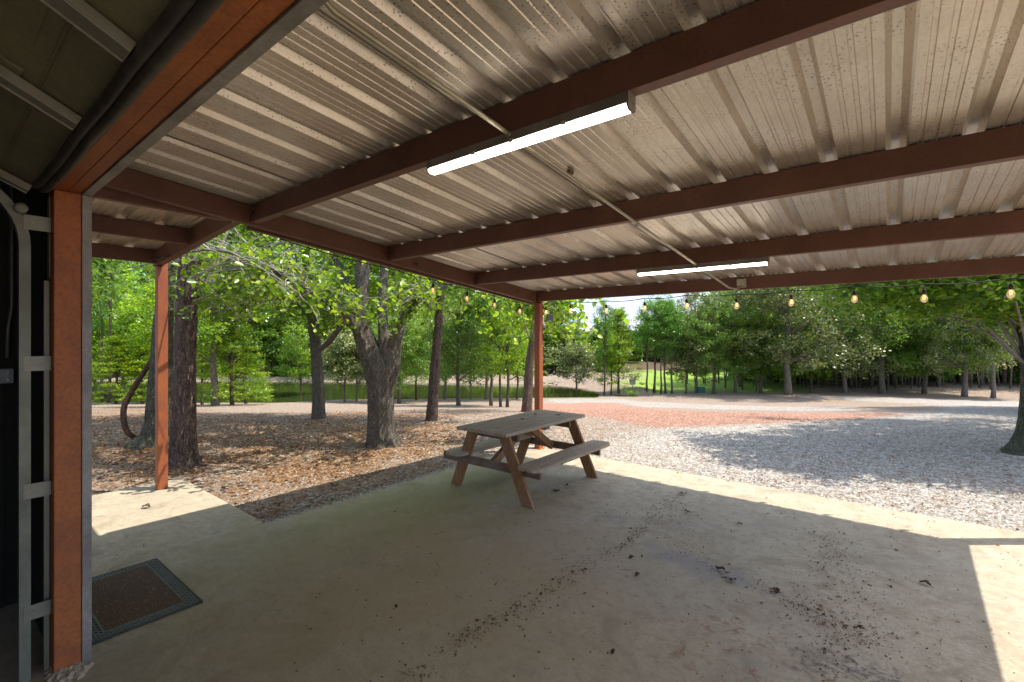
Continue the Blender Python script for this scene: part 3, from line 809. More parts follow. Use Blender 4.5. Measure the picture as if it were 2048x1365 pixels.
# sheets
PT = 0.2963
def sheet(u0, npitch, make, nm, mat, lift):
    prof = []
    for k in range(npitch):
        b = u0 + k * PT
        for dx, h in ((0, 0), (0.022, 0.036), (0.062, 0.036), (0.084, 0), (0.130, 0), (0.134, 0.0045), (0.148, 0.0045), (0.152, 0), (0.185, 0), (0.189, 0.0045), (0.203, 0.0045), (0.207, 0), (0.240, 0), (0.244, 0.004), (0.256, 0.004), (0.260, 0)):
            prof.append((b + dx, h))
    b = u0 + npitch * PT
    prof += [(b, 0), (b + 0.022, 0.038), (b + 0.058, 0.038), (b + 0.086, 0.0), (b + 0.096, -0.004)]
    th = 0.0012
    n = len(prof); vs = []; fs = []
    for s, h in prof:
        vs += make(s, h + lift)
    for s, h in prof:
        vs += make(s, h + lift + th)
    for i in range(n - 1):
        fs.append((2 * i, 2 * i + 1, 2 * i + 3, 2 * i + 2))
        fs.append((2 * n + 2 * i + 2, 2 * n + 2 * i + 3, 2 * n + 2 * i + 1, 2 * n + 2 * i))
        fs.append((2 * i, 2 * i + 2, 2 * n + 2 * i + 2, 2 * n + 2 * i))
        fs.append((2 * i + 1, 2 * n + 2 * i + 1, 2 * n + 2 * i + 3, 2 * i + 3))
    mb = MB(); mb.add(vs, fs)
    return mb
YS0, YS1 = 0.56, 6.23
x0 = 0.33 - 0.045 - PT * 16
for i in range(7):
    np_ = 3 if i < 6 else 1
    mb = sheet(x0 + i * 3 * PT, np_, lambda s, h: [(s, YS0, zb(YS0) + PH + h), (s, YS1, zb(YS1) + PH + h)], 'r', None, 0.002 + (i % 2) * 0.0022)
    ppart(mb, 'roof_sheet', M['sheet'])

# left side lean-to
LP = empty('side_porch_roof', (-6.61, 1.745, 0), label='smaller brown steel porch roof with sheets coloured pale for bounced light left of the patio roof', cat='porch roof')
def lpart(mb, name, mat, bevel=0.0):
    o = mb.build(name, mat, LP, bevel); o.location = (6.61, -1.745, 0); return o
def zl_(X): return 2.60 + 0.078 * (X + 6.61)
for X in (-6.58, -5.50, -4.49):
    mb = MB(); z0 = zl_(X) + 0.0
    prof = [(0, 0), (0.006, 0), (0.006, PH), (0, PH)]
    mb.prism([(0, 0), (-0.06, 0), (-0.06, 0.018), (-0.056, 0.018), (-0.056, 0.005), (-0.006, 0.005), (-0.006, PH - 0.005), (-0.06, PH - 0.005), (-0.06, PH), (0, PH)],
             (X + 0.03, -6.0, z0), (X + 0.03, 1.68, z0), (1, 0, 0), (0, 0, 1))
    lpart(mb, 'purlin', M['beam'], 0.0015)
mb = MB()
a = Vector((-6.66, 0, zl_(-6.66) - 0.02)); b = Vector((-4.45, 0, zl_(-4.45) - 0.02))
mb.prism([(1.682, 0), (1.752, 0), (1.752, 0.02), (1.747, 0.02), (1.747, 0.005), (1.688, 0.005), (1.688, PH + 0.01), (1.752, PH + 0.01), (1.752, PH + 0.016), (1.682, PH + 0.016)], a, b, (0, 1, 0), (0, 0, 1))
lpart(mb, 'rafter', M['beam'], 0.0015)
mb = MB(); mb.box(-6.66, -6.56, 1.70, 1.80, -0.004, 2.575); mb.box(-6.66, -6.56, 1.755, 1.80, 2.575, 2.74)
lpart(mb, 'post', M['post'], 0.004)
for i in range(5):
    mb = sheet(1.79 - (i + 1) * 3 * PT - 0.1, 3, lambda s, h: [(-6.74, s, zl_(-6.74) + PH + h), (-4.46, s, zl_(-4.46) + PH + h)], 'r', None, 0.002 + (i % 2) * 0.0022)
    lpart(mb, 'roof_sheet', M['sheet_lit'])

# ------------------------------------------------------------------ lamps, conduit, nests
def tube_light(Y, label):
    r = empty('tube_light', (-1.43, Y - 0.032, zb(Y) - 0.001), label=label, cat='light fixture', group='LED tube lights under the patio purlins')
    mb = MB(); mb.prism([(-0.034, 0), (0.034, 0), (0.034, -0.046), (-0.034, -0.046)], (-0.60, 0, 0), (0.60, 0, 0), (0, 1, 0), (0, 0, 1))
    mb.build('housing', M['trimgrey'], r, 0.002)
    mb = MB(); mb.prism([(-0.031, -0.0465), (0.031, -0.0465), (0.028, -0.060), (0.018, -0.069), (-0.018, -0.069), (-0.028, -0.060)], (-0.592, 0, 0), (0.592, 0, 0), (0, 1, 0), (0, 0, 1))
    mb.build('diffuser', M['led'], r)
    for s in (-1, 1):
        mb = MB(); mb.prism([(-0.036, 0.001), (0.036, 0.001), (0.036, -0.06), (0.022, -0.073), (-0.022, -0.073), (-0.036, -0.06)], (s * 0.601, 0, 0), (s * 0.609, 0, 0), (0, 1, 0), (0, 0, 1))
        mb.build('end_cap', M['trimgrey'], r)
    for x in (-0.25, 0.0, 0.3):
        mb = MB(); mb.box(x - 0.012, x + 0.012, -0.0358, -0.0342, -0.053, -0.036)
        mb.build('clip', M['whitepaint'], r)
    return r
tube_light(1.85, 'long lit LED tube light under the nearest patio purlin')
tube_light(4.69, 'smaller looking lit LED tube light near the far edge of the patio roof')
mb = MB()
CXX = -1.445
pts = [Vector((CXX - 0.02, 0.60, 3.05)), Vector((CXX - 0.02, 0.66, 2.98)), Vector((CXX, 0.76, 2.885)), Vector((CXX, 0.86, 2.838))]
pts += [Vector((CXX, y, zb(y) - 0.014)) for y in (1.0, 1.5, 1.81)]
mb.tube(pts, 0.011, 10)
pts = [Vector((CXX, y, zb(y) - 0.014)) for y in (1.83, 2.6, 3.4, 4.3, 5.2, 5.85)] + [Vector((CXX + 0.05, 5.95, zb(5.95) - 0.016)), Vector((CXX + 0.09, 5.99, zb(6) + 0.02))]
mb.tube(pts, 0.011, 10)
for y in (1.80, 3.30, 4.62): mb.tube([(CXX, y - 0.02, zb(y) - 0.014), (CXX, y + 0.02, zb(y + 0.04) - 0.014)], 0.015, 10)
r = empty('ceiling_conduit', (CXX, 1.85, 2.7), label='galvanised conduit pipe running under the patio roof to both lamps', cat='conduit')
o = mb.build('pipe', M['conduit'], r); o.location = (-CXX, -1.85, -2.7)
mb = MB(); mb.box(CXX + 0.05, CXX + 0.15, 5.985, 6.034, zb(6.1) + 0.02, zb(6.1) + 0.12)
o = mb.build('junction_box', M['conduit'], r, 0.003); o.location = (-CXX, -1.85, -2.7)
def nest(x, y, z, lab, r=0.016):
    mb = MB(); rn = random.Random(int(x * 100))
    for i in range(7):
        a = rn.random() * 6.28; q = rn.random() * r
        mb.lathe([(r * .2, -r), (r * .75, -r * .6), (r, 0), (r * .8, r * .5)], (x + q * math.cos(a), y + q * math.sin(a), z), 8)
    tag(mb.build('wasp_nest', M['nest']), lab, 'wasp nest')
nest(-1.60, 2.61, zb(2.61) + PH - 0.008, 'small mud wasp nest on the roof sheet beyond the nearest lamp')
nest(-4.325, 5.55, zb(5.55) + 0.07, 'pale round mud nest on the side rafter near the orange corner post', 0.018)
nest(-4.325, 3.62, zb(3.62) + 0.04, 'dark mud nest low on the side rafter beside the second purlin', 0.022)

# string lights
SLR = empty('string_lights', (-4.45, 6.2, 2.3), label='string of warm bulbs hanging on a black cord along the patio roof edges', cat='string lights')
off = Vector((-4.45, 6.2, 2.3))
front = [-4.245, -3.79, -3.19, -2.61, -2.04, -1.442, -0.865, -0.283, 0.275, 0.87]
side = [3.45, 4.0, 4.61, 5.18, 5.78]
anch = [Vector((-4.455, y, zb(y) - 0.055)) for y in side] + [Vector((-4.43, 6.18, 2.245))] + [Vector((x, 6.185, 2.292 + 0.012 * math.sin(i * 2.1))) for i, x in enumerate(front)] + [Vector((1.25, 6.19, 2.3))]
anch = [Vector((-4.455, 0.9, zb(0.9) - 0.04)), Vector((-4.455, 2.1, zb(2.1) - 0.05))] [1:] + anch
pts = []
for a, b in zip(anch[:-1], anch[1:]):
    for k in range(6):
        f = k / 6; q = a.lerp(b, f); q.z -= 0.02 * 4 * f * (1 - f); pts.append(q - off)
pts.append(anch[-1] - off)
mb = MB(); mb.tube(pts, 0.0055, 6); mb.build('cord', M['cable'], SLR)
def bulb(pos, drop, proto=[]):
    p = Vector(pos) - off
    if not proto:
        mb = MB(); mb.tube([(0, 0, 0.05), (0, 0, -0.0)], 0.003, 6); mb.lathe([(0.006, 0.0), (0.016, -0.008), (0.018, -0.05), (0.015, -0.052)], (0, 0, 0), 12)
        s = mb.build('bulb_socket', M['socket'], SLR)
        mb = MB(); mb.lathe([(0.013, -0.05), (0.017, -0.062), (0.027, -0.085), (0.029, -0.10), (0.024, -0.118), (0.012, -0.13), (0.001, -0.133)], (0, 0, 0), 16)
        mb.build('bulb', M['bulb'], s)
        mb = MB()
        for a in range(4):
            c_, s2 = 0.009 * math.cos(a * 1.57), 0.009 * math.sin(a * 1.57)
            mb.tube([(c_ * .5, s2 * .5, -0.06), (c_, s2, -0.075), (c_, s2, -0.105)], 0.0017, 5)
        mb.build('filament', M['filament'], s)
        proto.append(s)
    else:
        s = copy_tree(proto[0], SLR)
    s.location = p + Vector((0, 0, -0.05)); return s
for y in side[1:]: bulb((-4.455, y, zb(y) - 0.055), 0)
for i, x in enumerate(front): bulb((x, 6.185, 2.292 + 0.012 * math.sin(i * 2.1)), 0)

# flood light on the corner post
FL = empty('flood_light', (-4.333, 6.165, 2.02), label='grey twin flood light fixed high on the orange corner post', cat='flood light')
mb = MB(); mb.box(-0.04, 0.04, 0, 0.03, -0.05, 0.05); mb.build('mount', M['sheetwhite'], FL, 0.004)
for s in (-1, 1):
    mb = MB(); mb.tube([(0, 0.03, 0.0), (s * 0.06, 0.06, 0.0), (s * 0.10, 0.08, 0.03)], 0.012, 8)
    mb.bar((s * 0.10, 0.02, 0.06), (s * 0.17, 0.10, 0.05), 0.045, 0.10)
    mb.build('lamp_head', M['floodgrey'], FL, 0.006)
mb = MB(); mb.lathe([(0.012, -0.10), (0.028, -0.09), (0.03, -0.06), (0.02, -0.045)], (0.03, 0.045, 0), 12); mb.build('motion_sensor', M['sheetwhite'], FL)

# ------------------------------------------------------------------ picnic table
PX, PY = -3.485, 4.62
PTb = empty('picnic_table', (PX, PY, 0), label='weathered wooden picnic table with two attached benches on the patio slab', cat='picnic table')
def plank(x, y0, y1, z0, z1, w, name, seed, clip=(0, 0), par=PTb):
    mb = MB(); rn = random.Random(seed); x0, x1 = x - w / 2, x + w / 2
    y0 += rn.uniform(-.004, .004); y1 += rn.uniform(-.004, .004)
    cl, cr_ = clip; a = 0.05
    out = [(x0, y0 + (a if cl else 0))] + ([(x0 + a, y0)] if cl else []) + ([(x1 - a, y0)] if cr_ else []) + [(x1, y0 + (a if cr_ else 0)), (x1, y1 - (a if cr_ else 0))] + ([(x1 - a, y1)] if cr_ else []) + ([(x0 + a, y1)] if cl else []) + [(x0, y1 - (a if cl else 0))]
    n = len(out)
    mb.add([(p[0], p[1], z0) for p in out] + [(p[0], p[1], z1) for p in out], [tuple(range(n))[::-1], tuple(range(n, 2 * n))] + [(i, (i + 1) % n, n + (i + 1) % n, n + i) for i in range(n)])
    o = mb.build(name, M['plank'], par, 0.004)
    return o
tt_ = plank(-0.292, -0.81, 0.83, 0.704, 0.741, 0.1405, 'tabletop', 1)
for i in range(1, 5): plank(-0.292 + i * 0.1465, -0.81, 0.83, 0.704, 0.741 + (i % 2) * 0.0015, 0.1405, 'tabletop_plank', i + 1, par=tt_)
for s, nm in ((-1, 'bench'), (1, 'bench')):
    b1 = plank(s * 0.562 - 0.01 + (0.055 if s < 0 else 0), -0.81, 0.82, 0.394, 0.43, 0.135, 'bench_seat', 20 + s, (1, 0) if s < 0 else (1, 0))
    b2 = plank(s * 0.562 - 0.01 + 0.1395 + (0.055 if s < 0 else 0), -0.81, 0.82, 0.394, 0.431, 0.135, 'bench_plank', 30 + s, (0, 1), par=b1)
def leg(x0, x1, y, z1=0.703):
    mb = MB(); w = 0.073
    mb.prism([(x0 - w, 0.0), (x0 + w, 0.0), (x1 + w, z1), (x1 - w, z1)], (0, y, 0), (0, y + 0.038, 0), (1, 0, 0), (0, 0, 1))
    mb.build('leg', M['legwood'], PTb, 0.003)
for yy, dl in ((-0.655, (0.0, -0.078)), (0.535, (0.0, 0.078))):
    leg(-0.545, -0.255, yy + 0.0, ); leg(0.585, 0.262, yy + dl[1])
for yy in (-0.694, 0.575):
    mb = MB(); mb.box(-0.70, 0.71, yy, yy + 0.036, 0.302, 0.392); mb.build('bench_support', M['beamwood'], PTb, 0.003)
for yy in (-0.56, 0.0, 0.50):
    mb = MB(); mb.box(-0.33, 0.34, yy - 0.045, yy + 0.045, 0.667, 0.7035) if yy == 0.0 else mb.box(-0.33, 0.34, yy - 0.018, yy + 0.018, 0.615, 0.7035); mb.build('top_cleat', M['beamwood'], PTb, 0.003)
for s, ya, yb in ((-1, -0.635, -0.06), (1, 0.555, 0.06)):
    mb = MB(); mb.bar((0.02, ya, 0.33), (0.02, yb, 0.655), 0.06, 0.085); mb.build('brace', M['legwood'], PTb, 0.003)
for x, y, z in ((-0.462, -0.699, 0.335), (-0.425, -0.699, 0.36), (-0.335, -0.66, 0.50), (0.32, 0.53, 0.40), (0.36, 0.53, 0.40)):
    mb = MB(); mb.tube([(x, y, z), (x, y + 0.006, z)], 0.009, 10); mb.build('bolt', M['galv'], PTb)

# ------------------------------------------------------------------ door mat
DM = empty('door_mat', (-4.03, 0.88, 0), rz=0.0, label='brown coir door mat with a black lattice rubber border', cat='door mat')
HX, HY, BW = 0.49, 0.285, 0.085
mb = MB()
mb.box(-HX, HX, -HY, HY, 0.0005, 0.004)
for x0, x1, y0, y1 in ((-HX, HX, HY - 0.012, HY), (-HX, HX, -HY, -HY + 0.012), (-HX, -HX + 0.012, -HY + 0.012, HY - 0.012), (HX - 0.012, HX, -HY + 0.012, HY - 0.012)):
    mb.box(x0, x1, y0, y1, 0.004, 0.011)
mb.build('rubber_border', M['black'], DM)
mb = MB()
def lat(x0, x1, y0, y1):
    st = 0.040
    nx = max(1, int(round((x1 - x0) / st))); ny = max(1, int(round((y1 - y0) / st)))
    for i in range(nx):
        for j in range(ny):
            a = (x0 + (x1 - x0) * i / nx, y0 + (y1 - y0) * j / ny); b = (x0 + (x1 - x0) * (i + 1) / nx, y0 + (y1 - y0) * (j + 1) / ny)
            mb.bar((a[0], a[1], 0.0085), (b[0], b[1], 0.0085), 0.010, 0.006)
            mb.bar((a[0], b[1], 0.0080), (b[0], a[1], 0.0080), 0.010, 0.006)
lat(-HX + .012, HX - .012, HY - BW, HY - .012); lat(-HX + .012, HX - .012, -HY + .012, -HY + BW)
lat(-HX + .012, -HX + BW, -HY + BW, HY - BW); lat(HX - BW, HX - .012, -HY + BW, HY - BW)
M['lattice'] = simple('lattice rubber', (0.17, 0.165, 0.145), 0.5, var=0.3, scale=30)
mb.build('lattice', M['lattice'], DM)
mb = MB()
for x0, x1, y0, y1 in ((-HX + BW - .01, HX - BW + .01, HY - BW, HY - BW + .01), (-HX + BW - .01, HX - BW + .01, -HY + BW - .01, -HY + BW), (-HX + BW - .01, -HX + BW, -HY + BW, HY - BW), (HX - BW, HX - BW + .01, -HY + BW, HY - BW)):
    mb.box(x0, x1, y0, y1, 0.004, 0.014)
mb.build('inner_rim', M['lattice'], DM)
m, t, p = newmat('coir'); v = coords(t)
nn = noise_(t, coords(t, 'Object', (1, 0.25, 1)), 120, 4, 0.8, 3)
c = mixc(t, ramp(t, nn, [(0.35, 0), (0.7, 1)]), (0.05, 0.026, 0.013), (0.20, 0.11, 0.05))
c = mixc(t, ramp(t, noise_(t, coords(t, 'Object', (1, 5, 1), (0, 0, 0.6)), 7, 3, 0.5, 4), [(0.56, 0), (0.66, 0.6)]), c, (0.30, 0.19, 0.09))
t.links.new(c, p.inputs['Base Color']); p.inputs['Roughness'].default_value = 0.95
t.links.new(bump(t, nn, 0.9, 0.006), p.inputs['Normal'])
mb = MB(); mb.box(-HX + BW, HX - BW, -HY + BW, HY - BW, 0.0045, 0.013); mb.build('coir_centre', m, DM)
# ------------------------------------------------------------------ foliage generators
def leaf_geo(Pn, size, rg, up=0.45, aspect=0.62, folded=False, dirs=None):
    n = len(Pn)
    nn = rg.normal(size=(n, 3)); nn /= np.linalg.norm(nn, axis=1)[:, None] + 1e-9
    nn[:, 2] = np.abs(nn[:, 2]) + up; nn /= np.linalg.norm(nn, axis=1)[:, None]
    a = rg.normal(size=(n, 3)) if dirs is None else dirs + 0.5 * rg.normal(size=(n, 3))
    a -= nn * (a * nn).sum(1)[:, None]; a /= np.linalg.norm(a, axis=1)[:, None] + 1e-9
    b = np.cross(nn, a)
    s = (size * rg.uniform(0.6, 1.3, n))[:, None]
    if not folded:
        V = np.stack([Pn, Pn + a * s * 0.45 + b * s * aspect * 0.5, Pn + a * s, Pn + a * s * 0.45 - b * s * aspect * 0.5], 1).reshape(-1, 3)
        Q = np.arange(n * 4).reshape(-1, 4)
        return V, Q, 1
    f = nn * s * 0.10
    V = np.stack([Pn, Pn + a * s * 0.25 + b * s * aspect * 0.48 + f, Pn + a * s * 0.65 + b * s * aspect * 0.40 + f, Pn + a * s,
                  Pn + a * s * 0.65 - b * s * aspect * 0.40 + f, Pn + a * s * 0.25 - b * s * aspect * 0.48 + f], 1).reshape(-1, 3)
    k = np.arange(n)[:, None] * 6
    Q = np.concatenate([k + np.array([[0, 1, 2, 3]]), k + np.array([[0, 3, 4, 5]])], 1).reshape(-1, 4)
    return V, Q, 2

def clump_points(C, cr, per, rg, flat=0.6):
    """leaf positions scattered round clump centres C (n,3)"""
    n = len(C)
    q = rg.normal(size=(n, per, 3)); q /= np.linalg.norm(q, axis=2)[..., None] + 1e-9
    q *= rg.uniform(0, 1, (n, per, 1)) ** 0.5 * cr * rg.uniform(0.6, 1.35, (n, 1, 1))
    q[..., 2] *= flat
    return (C[:, None, :] + q).reshape(-1, 3), np.repeat(rg.uniform(0, 1, n), per)

def ell_centres(c, rad, n, rg, shell=0.6, zmin=None):
    """clump centres in a lumpy ellipsoid given in (side, ahead, up) axes"""
    q = rg.normal(size=(n * 3, 3)); q /= np.linalg.norm(q, axis=1)[:, None]
    lump = 1 + 0.22 * np.sin(q[:, 0] * 5 + c[0]) * np.cos(q[:, 1] * 4 + c[1]) + 0.15 * np.sin(q[:, 2] * 7 + c[0] * 2)
    r = (shell + (1 - shell) * rg.uniform(0, 1, n * 3)) ** 0.8 * lump
    r = np.where(rg.uniform(0, 1, n * 3) < 0.3, r * rg.uniform(0.3, 1, n * 3), r)
    q = q * r[:, None] * np.array(rad)
    u, d, z = q[:, 0] + c[0], q[:, 1] + c[1], q[:, 2] + c[2]
    if zmin is not None:
        k = z > zmin; u, d, z = u[k], d[k], z[k]
    return np.stack([u * RT[0] + d * FW[0], u * RT[1] + d * FW[1], z], 1)[:n]

def keep_clear(Pn):
    x, y, z = Pn[:, 0], Pn[:, 1], Pn[:, 2]
    inside = ((x > -4.75) & (x < 1.7) & (y < 6.42) & (z < 3.35)) | ((x > -7.0) & (y < 2.0) & (z < 3.2)) | ((x > -6.0) & (y < 1.9) & (z < 4.5))
    d = x * FW[0] + y * FW[1]
    return ~inside & (d > 2.2)

def crown(name, C, cr, per, ls, mat, parent=None, seed=0, up=0.45, folded=False, clear=False, flat=0.6, aspect=0.62, w=0.55):
    rg = np.random.default_rng(seed)
    Pn, cv = clump_points(C, cr, per, rg, flat)
    if clear:
        k = keep_clear(Pn); Pn, cv = Pn[k], cv[k]
    V, Q, m_ = leaf_geo(Pn, ls, rg, up, aspect, folded)
    r = np.clip(w * cv + (1 - w) * rg.uniform(0, 1, len(Pn)), 0, 1)
    return np_mesh(name, V, Q, mat, np.repeat(r, m_), parent)

def rootpt(u, d): 
    x, y = XY(u, d); return Vector((x, y, tz(u, d)))

# ------------------------------------------------------------------ near trees, each its own shape
def pxtube(pts, seg=20, sub=8, ridge=0.07, seed=0, flare=None):
    """pts: (px, row, depth, width in px) -> smooth tube"""
    P = [P3(a, b, c) for a, b, c, w in pts]; Rr = [w * c / FPX / 2 for a, b, c, w in pts]
    out, rr = [], []
    for i in range(len(P) - 1):
        p0, p1, p2, p3 = P[max(i - 1, 0)], P[i], P[i + 1], P[min(i + 2, len(P) - 1)]
        for k in range(sub):
            f = k / sub
            out.append(0.5 * ((2 * p1) + (p2 - p0) * f + (2 * p0 - 5 * p1 + 4 * p2 - p3) * f * f + (3 * p1 - p0 - 3 * p2 + p3) * f ** 3))
            rr.append(Rr[i] * (1 - f) + Rr[i + 1] * f)
    out.append(P[-1]); rr.append(Rr[-1])
    if ridge:                                  # jitter the axis a little
        rn = random.Random(seed)
        for q in out[1:-1]: q.x += rn.uniform(-.0015, .0015); q.y += rn.uniform(-.0015, .0015)
    mb = MB(); mb.tube(out, rr, seg, ridge=ridge, seed=seed * 3.1, rough=0.05 if ridge else 0)
    return mb, out

def twigs_and_leaves(starts, targets, parent, seed, mat, per=16, ls=0.085, rad=0.007, spread=0.28, back=0.55):
    """fine twigs from limb points to targets, leaves along their outer part"""
    rn = random.Random(seed); mb = MB(); LP_ = []
    for tg in targets:
        st = min(starts, key=lambda q: (q - tg).length * rn.uniform(0.8, 1.4))
        L = (tg - st).length
        if L > 3.2: st = tg + (st - tg).normalized() * 3.2; L = 3.2
        mid1 = st.lerp(tg, 0.35) + Vector((rn.uniform(-1, 1), rn.uniform(-1, 1), rn.uniform(0, 1.2))) * 0.13 * L
        mid2 = st.lerp(tg, 0.7) + Vector((rn.uniform(-1, 1), rn.uniform(-1, 1), rn.uniform(-.3, 1))) * 0.13 * L
        pts = []
        for k in range(9):
            f = k / 8
            a = st.lerp(mid1, f); b = mid1.lerp(mid2, f); c = mid2.lerp(tg, f)
            pts.append(a.lerp(b, f).lerp(b.lerp(c, f), f) + Vector((rn.uniform(-1, 1), rn.uniform(-1, 1), rn.uniform(-1, 1))) * 0.018)
        r0 = rad * (0.6 + 0.45 * L)
        mb.tube(pts, [r0 * (1 - 0.75 * k / 8) for k in range(9)], 5, cap=False)
        for s in range(4):                     # side shoots
            f = rn.uniform(back - 0.25, 1); i = min(7, int(f * 8)); q = pts[i]
            dr = Vector((rn.uniform(-1, 1), rn.uniform(-1, 1), rn.uniform(-.7, .6))).normalized() * rn.uniform(0.5, 1.1) * spread * 1.4
            e = q + dr; m_ = q.lerp(e, 0.5) + Vector((0, 0, 0.03))
            mb.tube([q, m_, e], [r0 * 0.4, r0 * 0.3, r0 * 0.15], 4, cap=False)
            for j in range(per // 4 + 1):
                g = rn.uniform(0.15, 1.05); LP_.append(q.lerp(e, g) + Vector((rn.gauss(0, .02), rn.gauss(0, .02), rn.gauss(0, .02))))
        for j in range(per // 4):
            LP_.append(tg + Vector((rn.gauss(0, .06), rn.gauss(0, .06), rn.gauss(0, .05))))
    mb.build('twigs', M['branch'], parent)
    Pn = np.array([tuple(q) for q in LP_]); Pn = Pn[keep_clear(Pn)]
    rg = np.random.default_rng(seed)
    V, Q, m_ = leaf_geo(Pn, ls, rg, 0.25, 0.66, True)
    np_mesh('leaves', V, Q, mat, np.repeat(rg.beta(1.6, 1.6, len(Pn)), m_), parent)

# big many-stemmed oak behind the picnic table
u0, d0 = ground_at(763, 893)
OAK = empty('oak_tree', rootpt(u0, d0), label='big grey oak with a thick forked trunk standing behind the picnic table', cat='tree')
def off_parent(o, par):
    o.location = -Vector(par.location); return o
D0 = d0
parts = []
mb, ax = pxtube([(765, 905, D0, 92), (764, 888, D0, 68), (762, 870, D0, 54), (761, 830, D0, 49), (760, 790, D0, 49), (757, 750, D0, 54), (749, 722, D0, 50), (734, 690, D0, 40), (722, 655, D0, 34), (721, 603, D0, 28), (726, 533, D0, 26), (735, 440, D0, 22), (730, 300, D0, 17), (745, 150, D0, 10)], 40, 12, 0.07, 3)
off_parent(mb.build('trunk', M['barkoak'], OAK), OAK)
limbs = {}
def limb(key, pts, par, mat='barkoak', seg=14):
    mb, a = pxtube(pts, seg, 8, 0.05, len(key) + len(limbs))
    off_parent(mb.build('limb', M[mat], par), par); limbs[key] = a
limb('r1', [(765, 770, D0, 36), (776, 735, D0, 34), (770, 690, D0, 26), (766, 640, D0 + .1, 20), (766, 580, D0 + .2, 18), (775, 480, D0 + .4, 15), (800, 330, D0 + .7, 10)], OAK)
limb('r2', [(772, 790, D0, 26), (787, 740, D0 + .05, 26), (793, 690, D0 + .2, 20), (803, 650, D0 + .3, 17), (812, 615, D0 + .5, 13), (830, 520, D0 + .9, 9), (850, 400, D0 + 1.4, 6)], OAK)
limb('r3', [(778, 700, D0, 18), (796, 655, D0 - .1, 15), (822, 612, D0 - .1, 14), (845, 596, D0 - .2, 12), (868, 583, D0 - .3, 9), (930, 560, D0 - .2, 7), (1000, 575, D0, 5), (1080, 610, D0 + .1, 4)], OAK)
limb('l1', [(740, 700, D0, 20), (703, 645, D0 - .15, 19), (672, 618, D0 - .4, 16), (640, 592, D0 - .7, 14), (601, 573, D0 - 1.1, 12), (547, 540, D0 - 1.6, 10), (505, 520, D0 - 2.0, 7), (420, 500, D0 - 2.6, 5), (300, 520, D0 - 3.0, 4)], OAK)
limb('l2', [(722, 655, D0, 15), (690, 560, D0 + .3, 13), (650, 480, D0 + .4, 11), (590, 380, D0 + .6, 8)], OAK)
limb('l3', [(690, 640, D0 - .2, 9), (662, 680, D0 - .2, 12), (640, 700, D0 - .1, 9)], OAK)
starts = [q for k in ('l1', 'r3') for q in limbs[k][10:]]
rn = random.Random(11); tg = []
for i in range(110):                           # low hanging boughs left of the trunk
    px = rn.triangular(170, 760, 480); dd = rn.uniform(6.1 if px < 500 else 5.4, D0 - 0.3)
    row = rn.uniform(470, 640) - (40 if rn.random() < .3 else 0) + max(0, (px - 400)) * 0.08
    tg.append(P3(px, row, dd))
for i in range(46):
    px = rn.uniform(640, 880); tg.append(P3(px, rn.uniform(535, 665), rn.uniform(D0 - 1.5, D0 - 0.25)))
nb0 = len(bpy.data.objects)
twigs_and_leaves(starts, tg, None, 5, M['leafbright'], 15, 0.092)
tg = []
for i in range(60):                            # boughs over the corner post
    px = rn.triangular(880, 1265, 1120); dd = rn.uniform(8.1, 9.8)
    row = rn.uniform(585, 690) - max(0, px - 1180) * 0.2
    tg.append(P3(px, row, dd))
st2 = [q for q in limbs['r3'][18:]]
twigs_and_leaves(st2, tg, None, 6, M['leafbright'], 15, 0.11)
for o in list(bpy.data.objects):
    if o.parent is None and o.name.split('.')[0] in ('twigs', 'leaves'):
        o.parent = OAK; off_parent(o, OAK)
rg = np.random.default_rng(21)
C = ell_centres((u0 - 0.3, d0 + 2.0, 6.2), (4.6, 3.0, 3.6), 300, rg, 0.5, 2.9)
C2 = ell_centres((u0 - 0.3, d0 + 2.2, 3.1), (2.6, 2.2, 1.1), 60, rg, 0.3, 2.2)
off_parent(crown('crown', np.concatenate([C, C2]), 0.45, 75, 0.10, M['leafmid'], OAK, 31, clear=True, folded=False), OAK)

def fill_branches(C, root, parent, n=26, seed=1, r0=0.04, mat='branch'):
    """limbs from a trunk point into the crown"""
    rn = random.Random(seed); mb = MB()
    idx = rn.sample(range(len(C)), min(n, len(C)))
    for i in idx:
        e = Vector(C[i]); h = rn.uniform(0, 1)
        s = Vector(root[int(h * (len(root) - 1))])
        if e.z < s.z: s = Vector(root[0])
        m1 = s.lerp(e, 0.5) + Vector((rn.uniform(-.3, .3), rn.uniform(-.3, .3), rn.uniform(0, .5)))
        mb.tube([s, s.lerp(m1, .5) + Vector((0, 0, .08)), m1, e], [r0, r0 * .7, r0 * .45, r0 * .15], 5, cap=False)
    o = mb.build('branches', M[mat], parent)
    return off_parent(o, parent)
fill_branches(C, [P3(728, 500, D0), P3(733, 400, D0), P3(735, 300, D0), P3(740, 200, D0)], OAK, 40, 2, 0.05)

def near_tree(name, label, base, pts, bark_, crowns, leafm, per=60, ls=0.10, cr=0.45, seed=0, seg=28, cat='tree', clear=True, nb=22, up=0.45, aspect=0.62, group=None, ridge=0.07):
    u, d = ground_at(*base)
    T = empty(name, rootpt(u, d), label=label, cat=cat, group=group)
    mb, ax = pxtube([(a, b, d + c, w) for a, b, c, w in pts], seg, 10, ridge, seed)
    off_parent(mb.build('trunk', M[bark_], T), T)
    rg = np.random.default_rng(seed + 50)
    Cs = [ell_centres((u + a, d + b, c), rad, n, rg, 0.45, zmin) for a, b, c, rad, n, zmin in crowns]
    C = np.concatenate(Cs)
    off_parent(crown('crown', C, cr, per, ls, M[leafm], T, seed, clear=clear, up=up, aspect=aspect), T)
    n = len(ax)
    fill_branches(C, [ax[int(n * f)] for f in (0.55, 0.65, 0.75, 0.85, 0.95)], T, nb, seed, 0.03)
    return T, ax, u, d
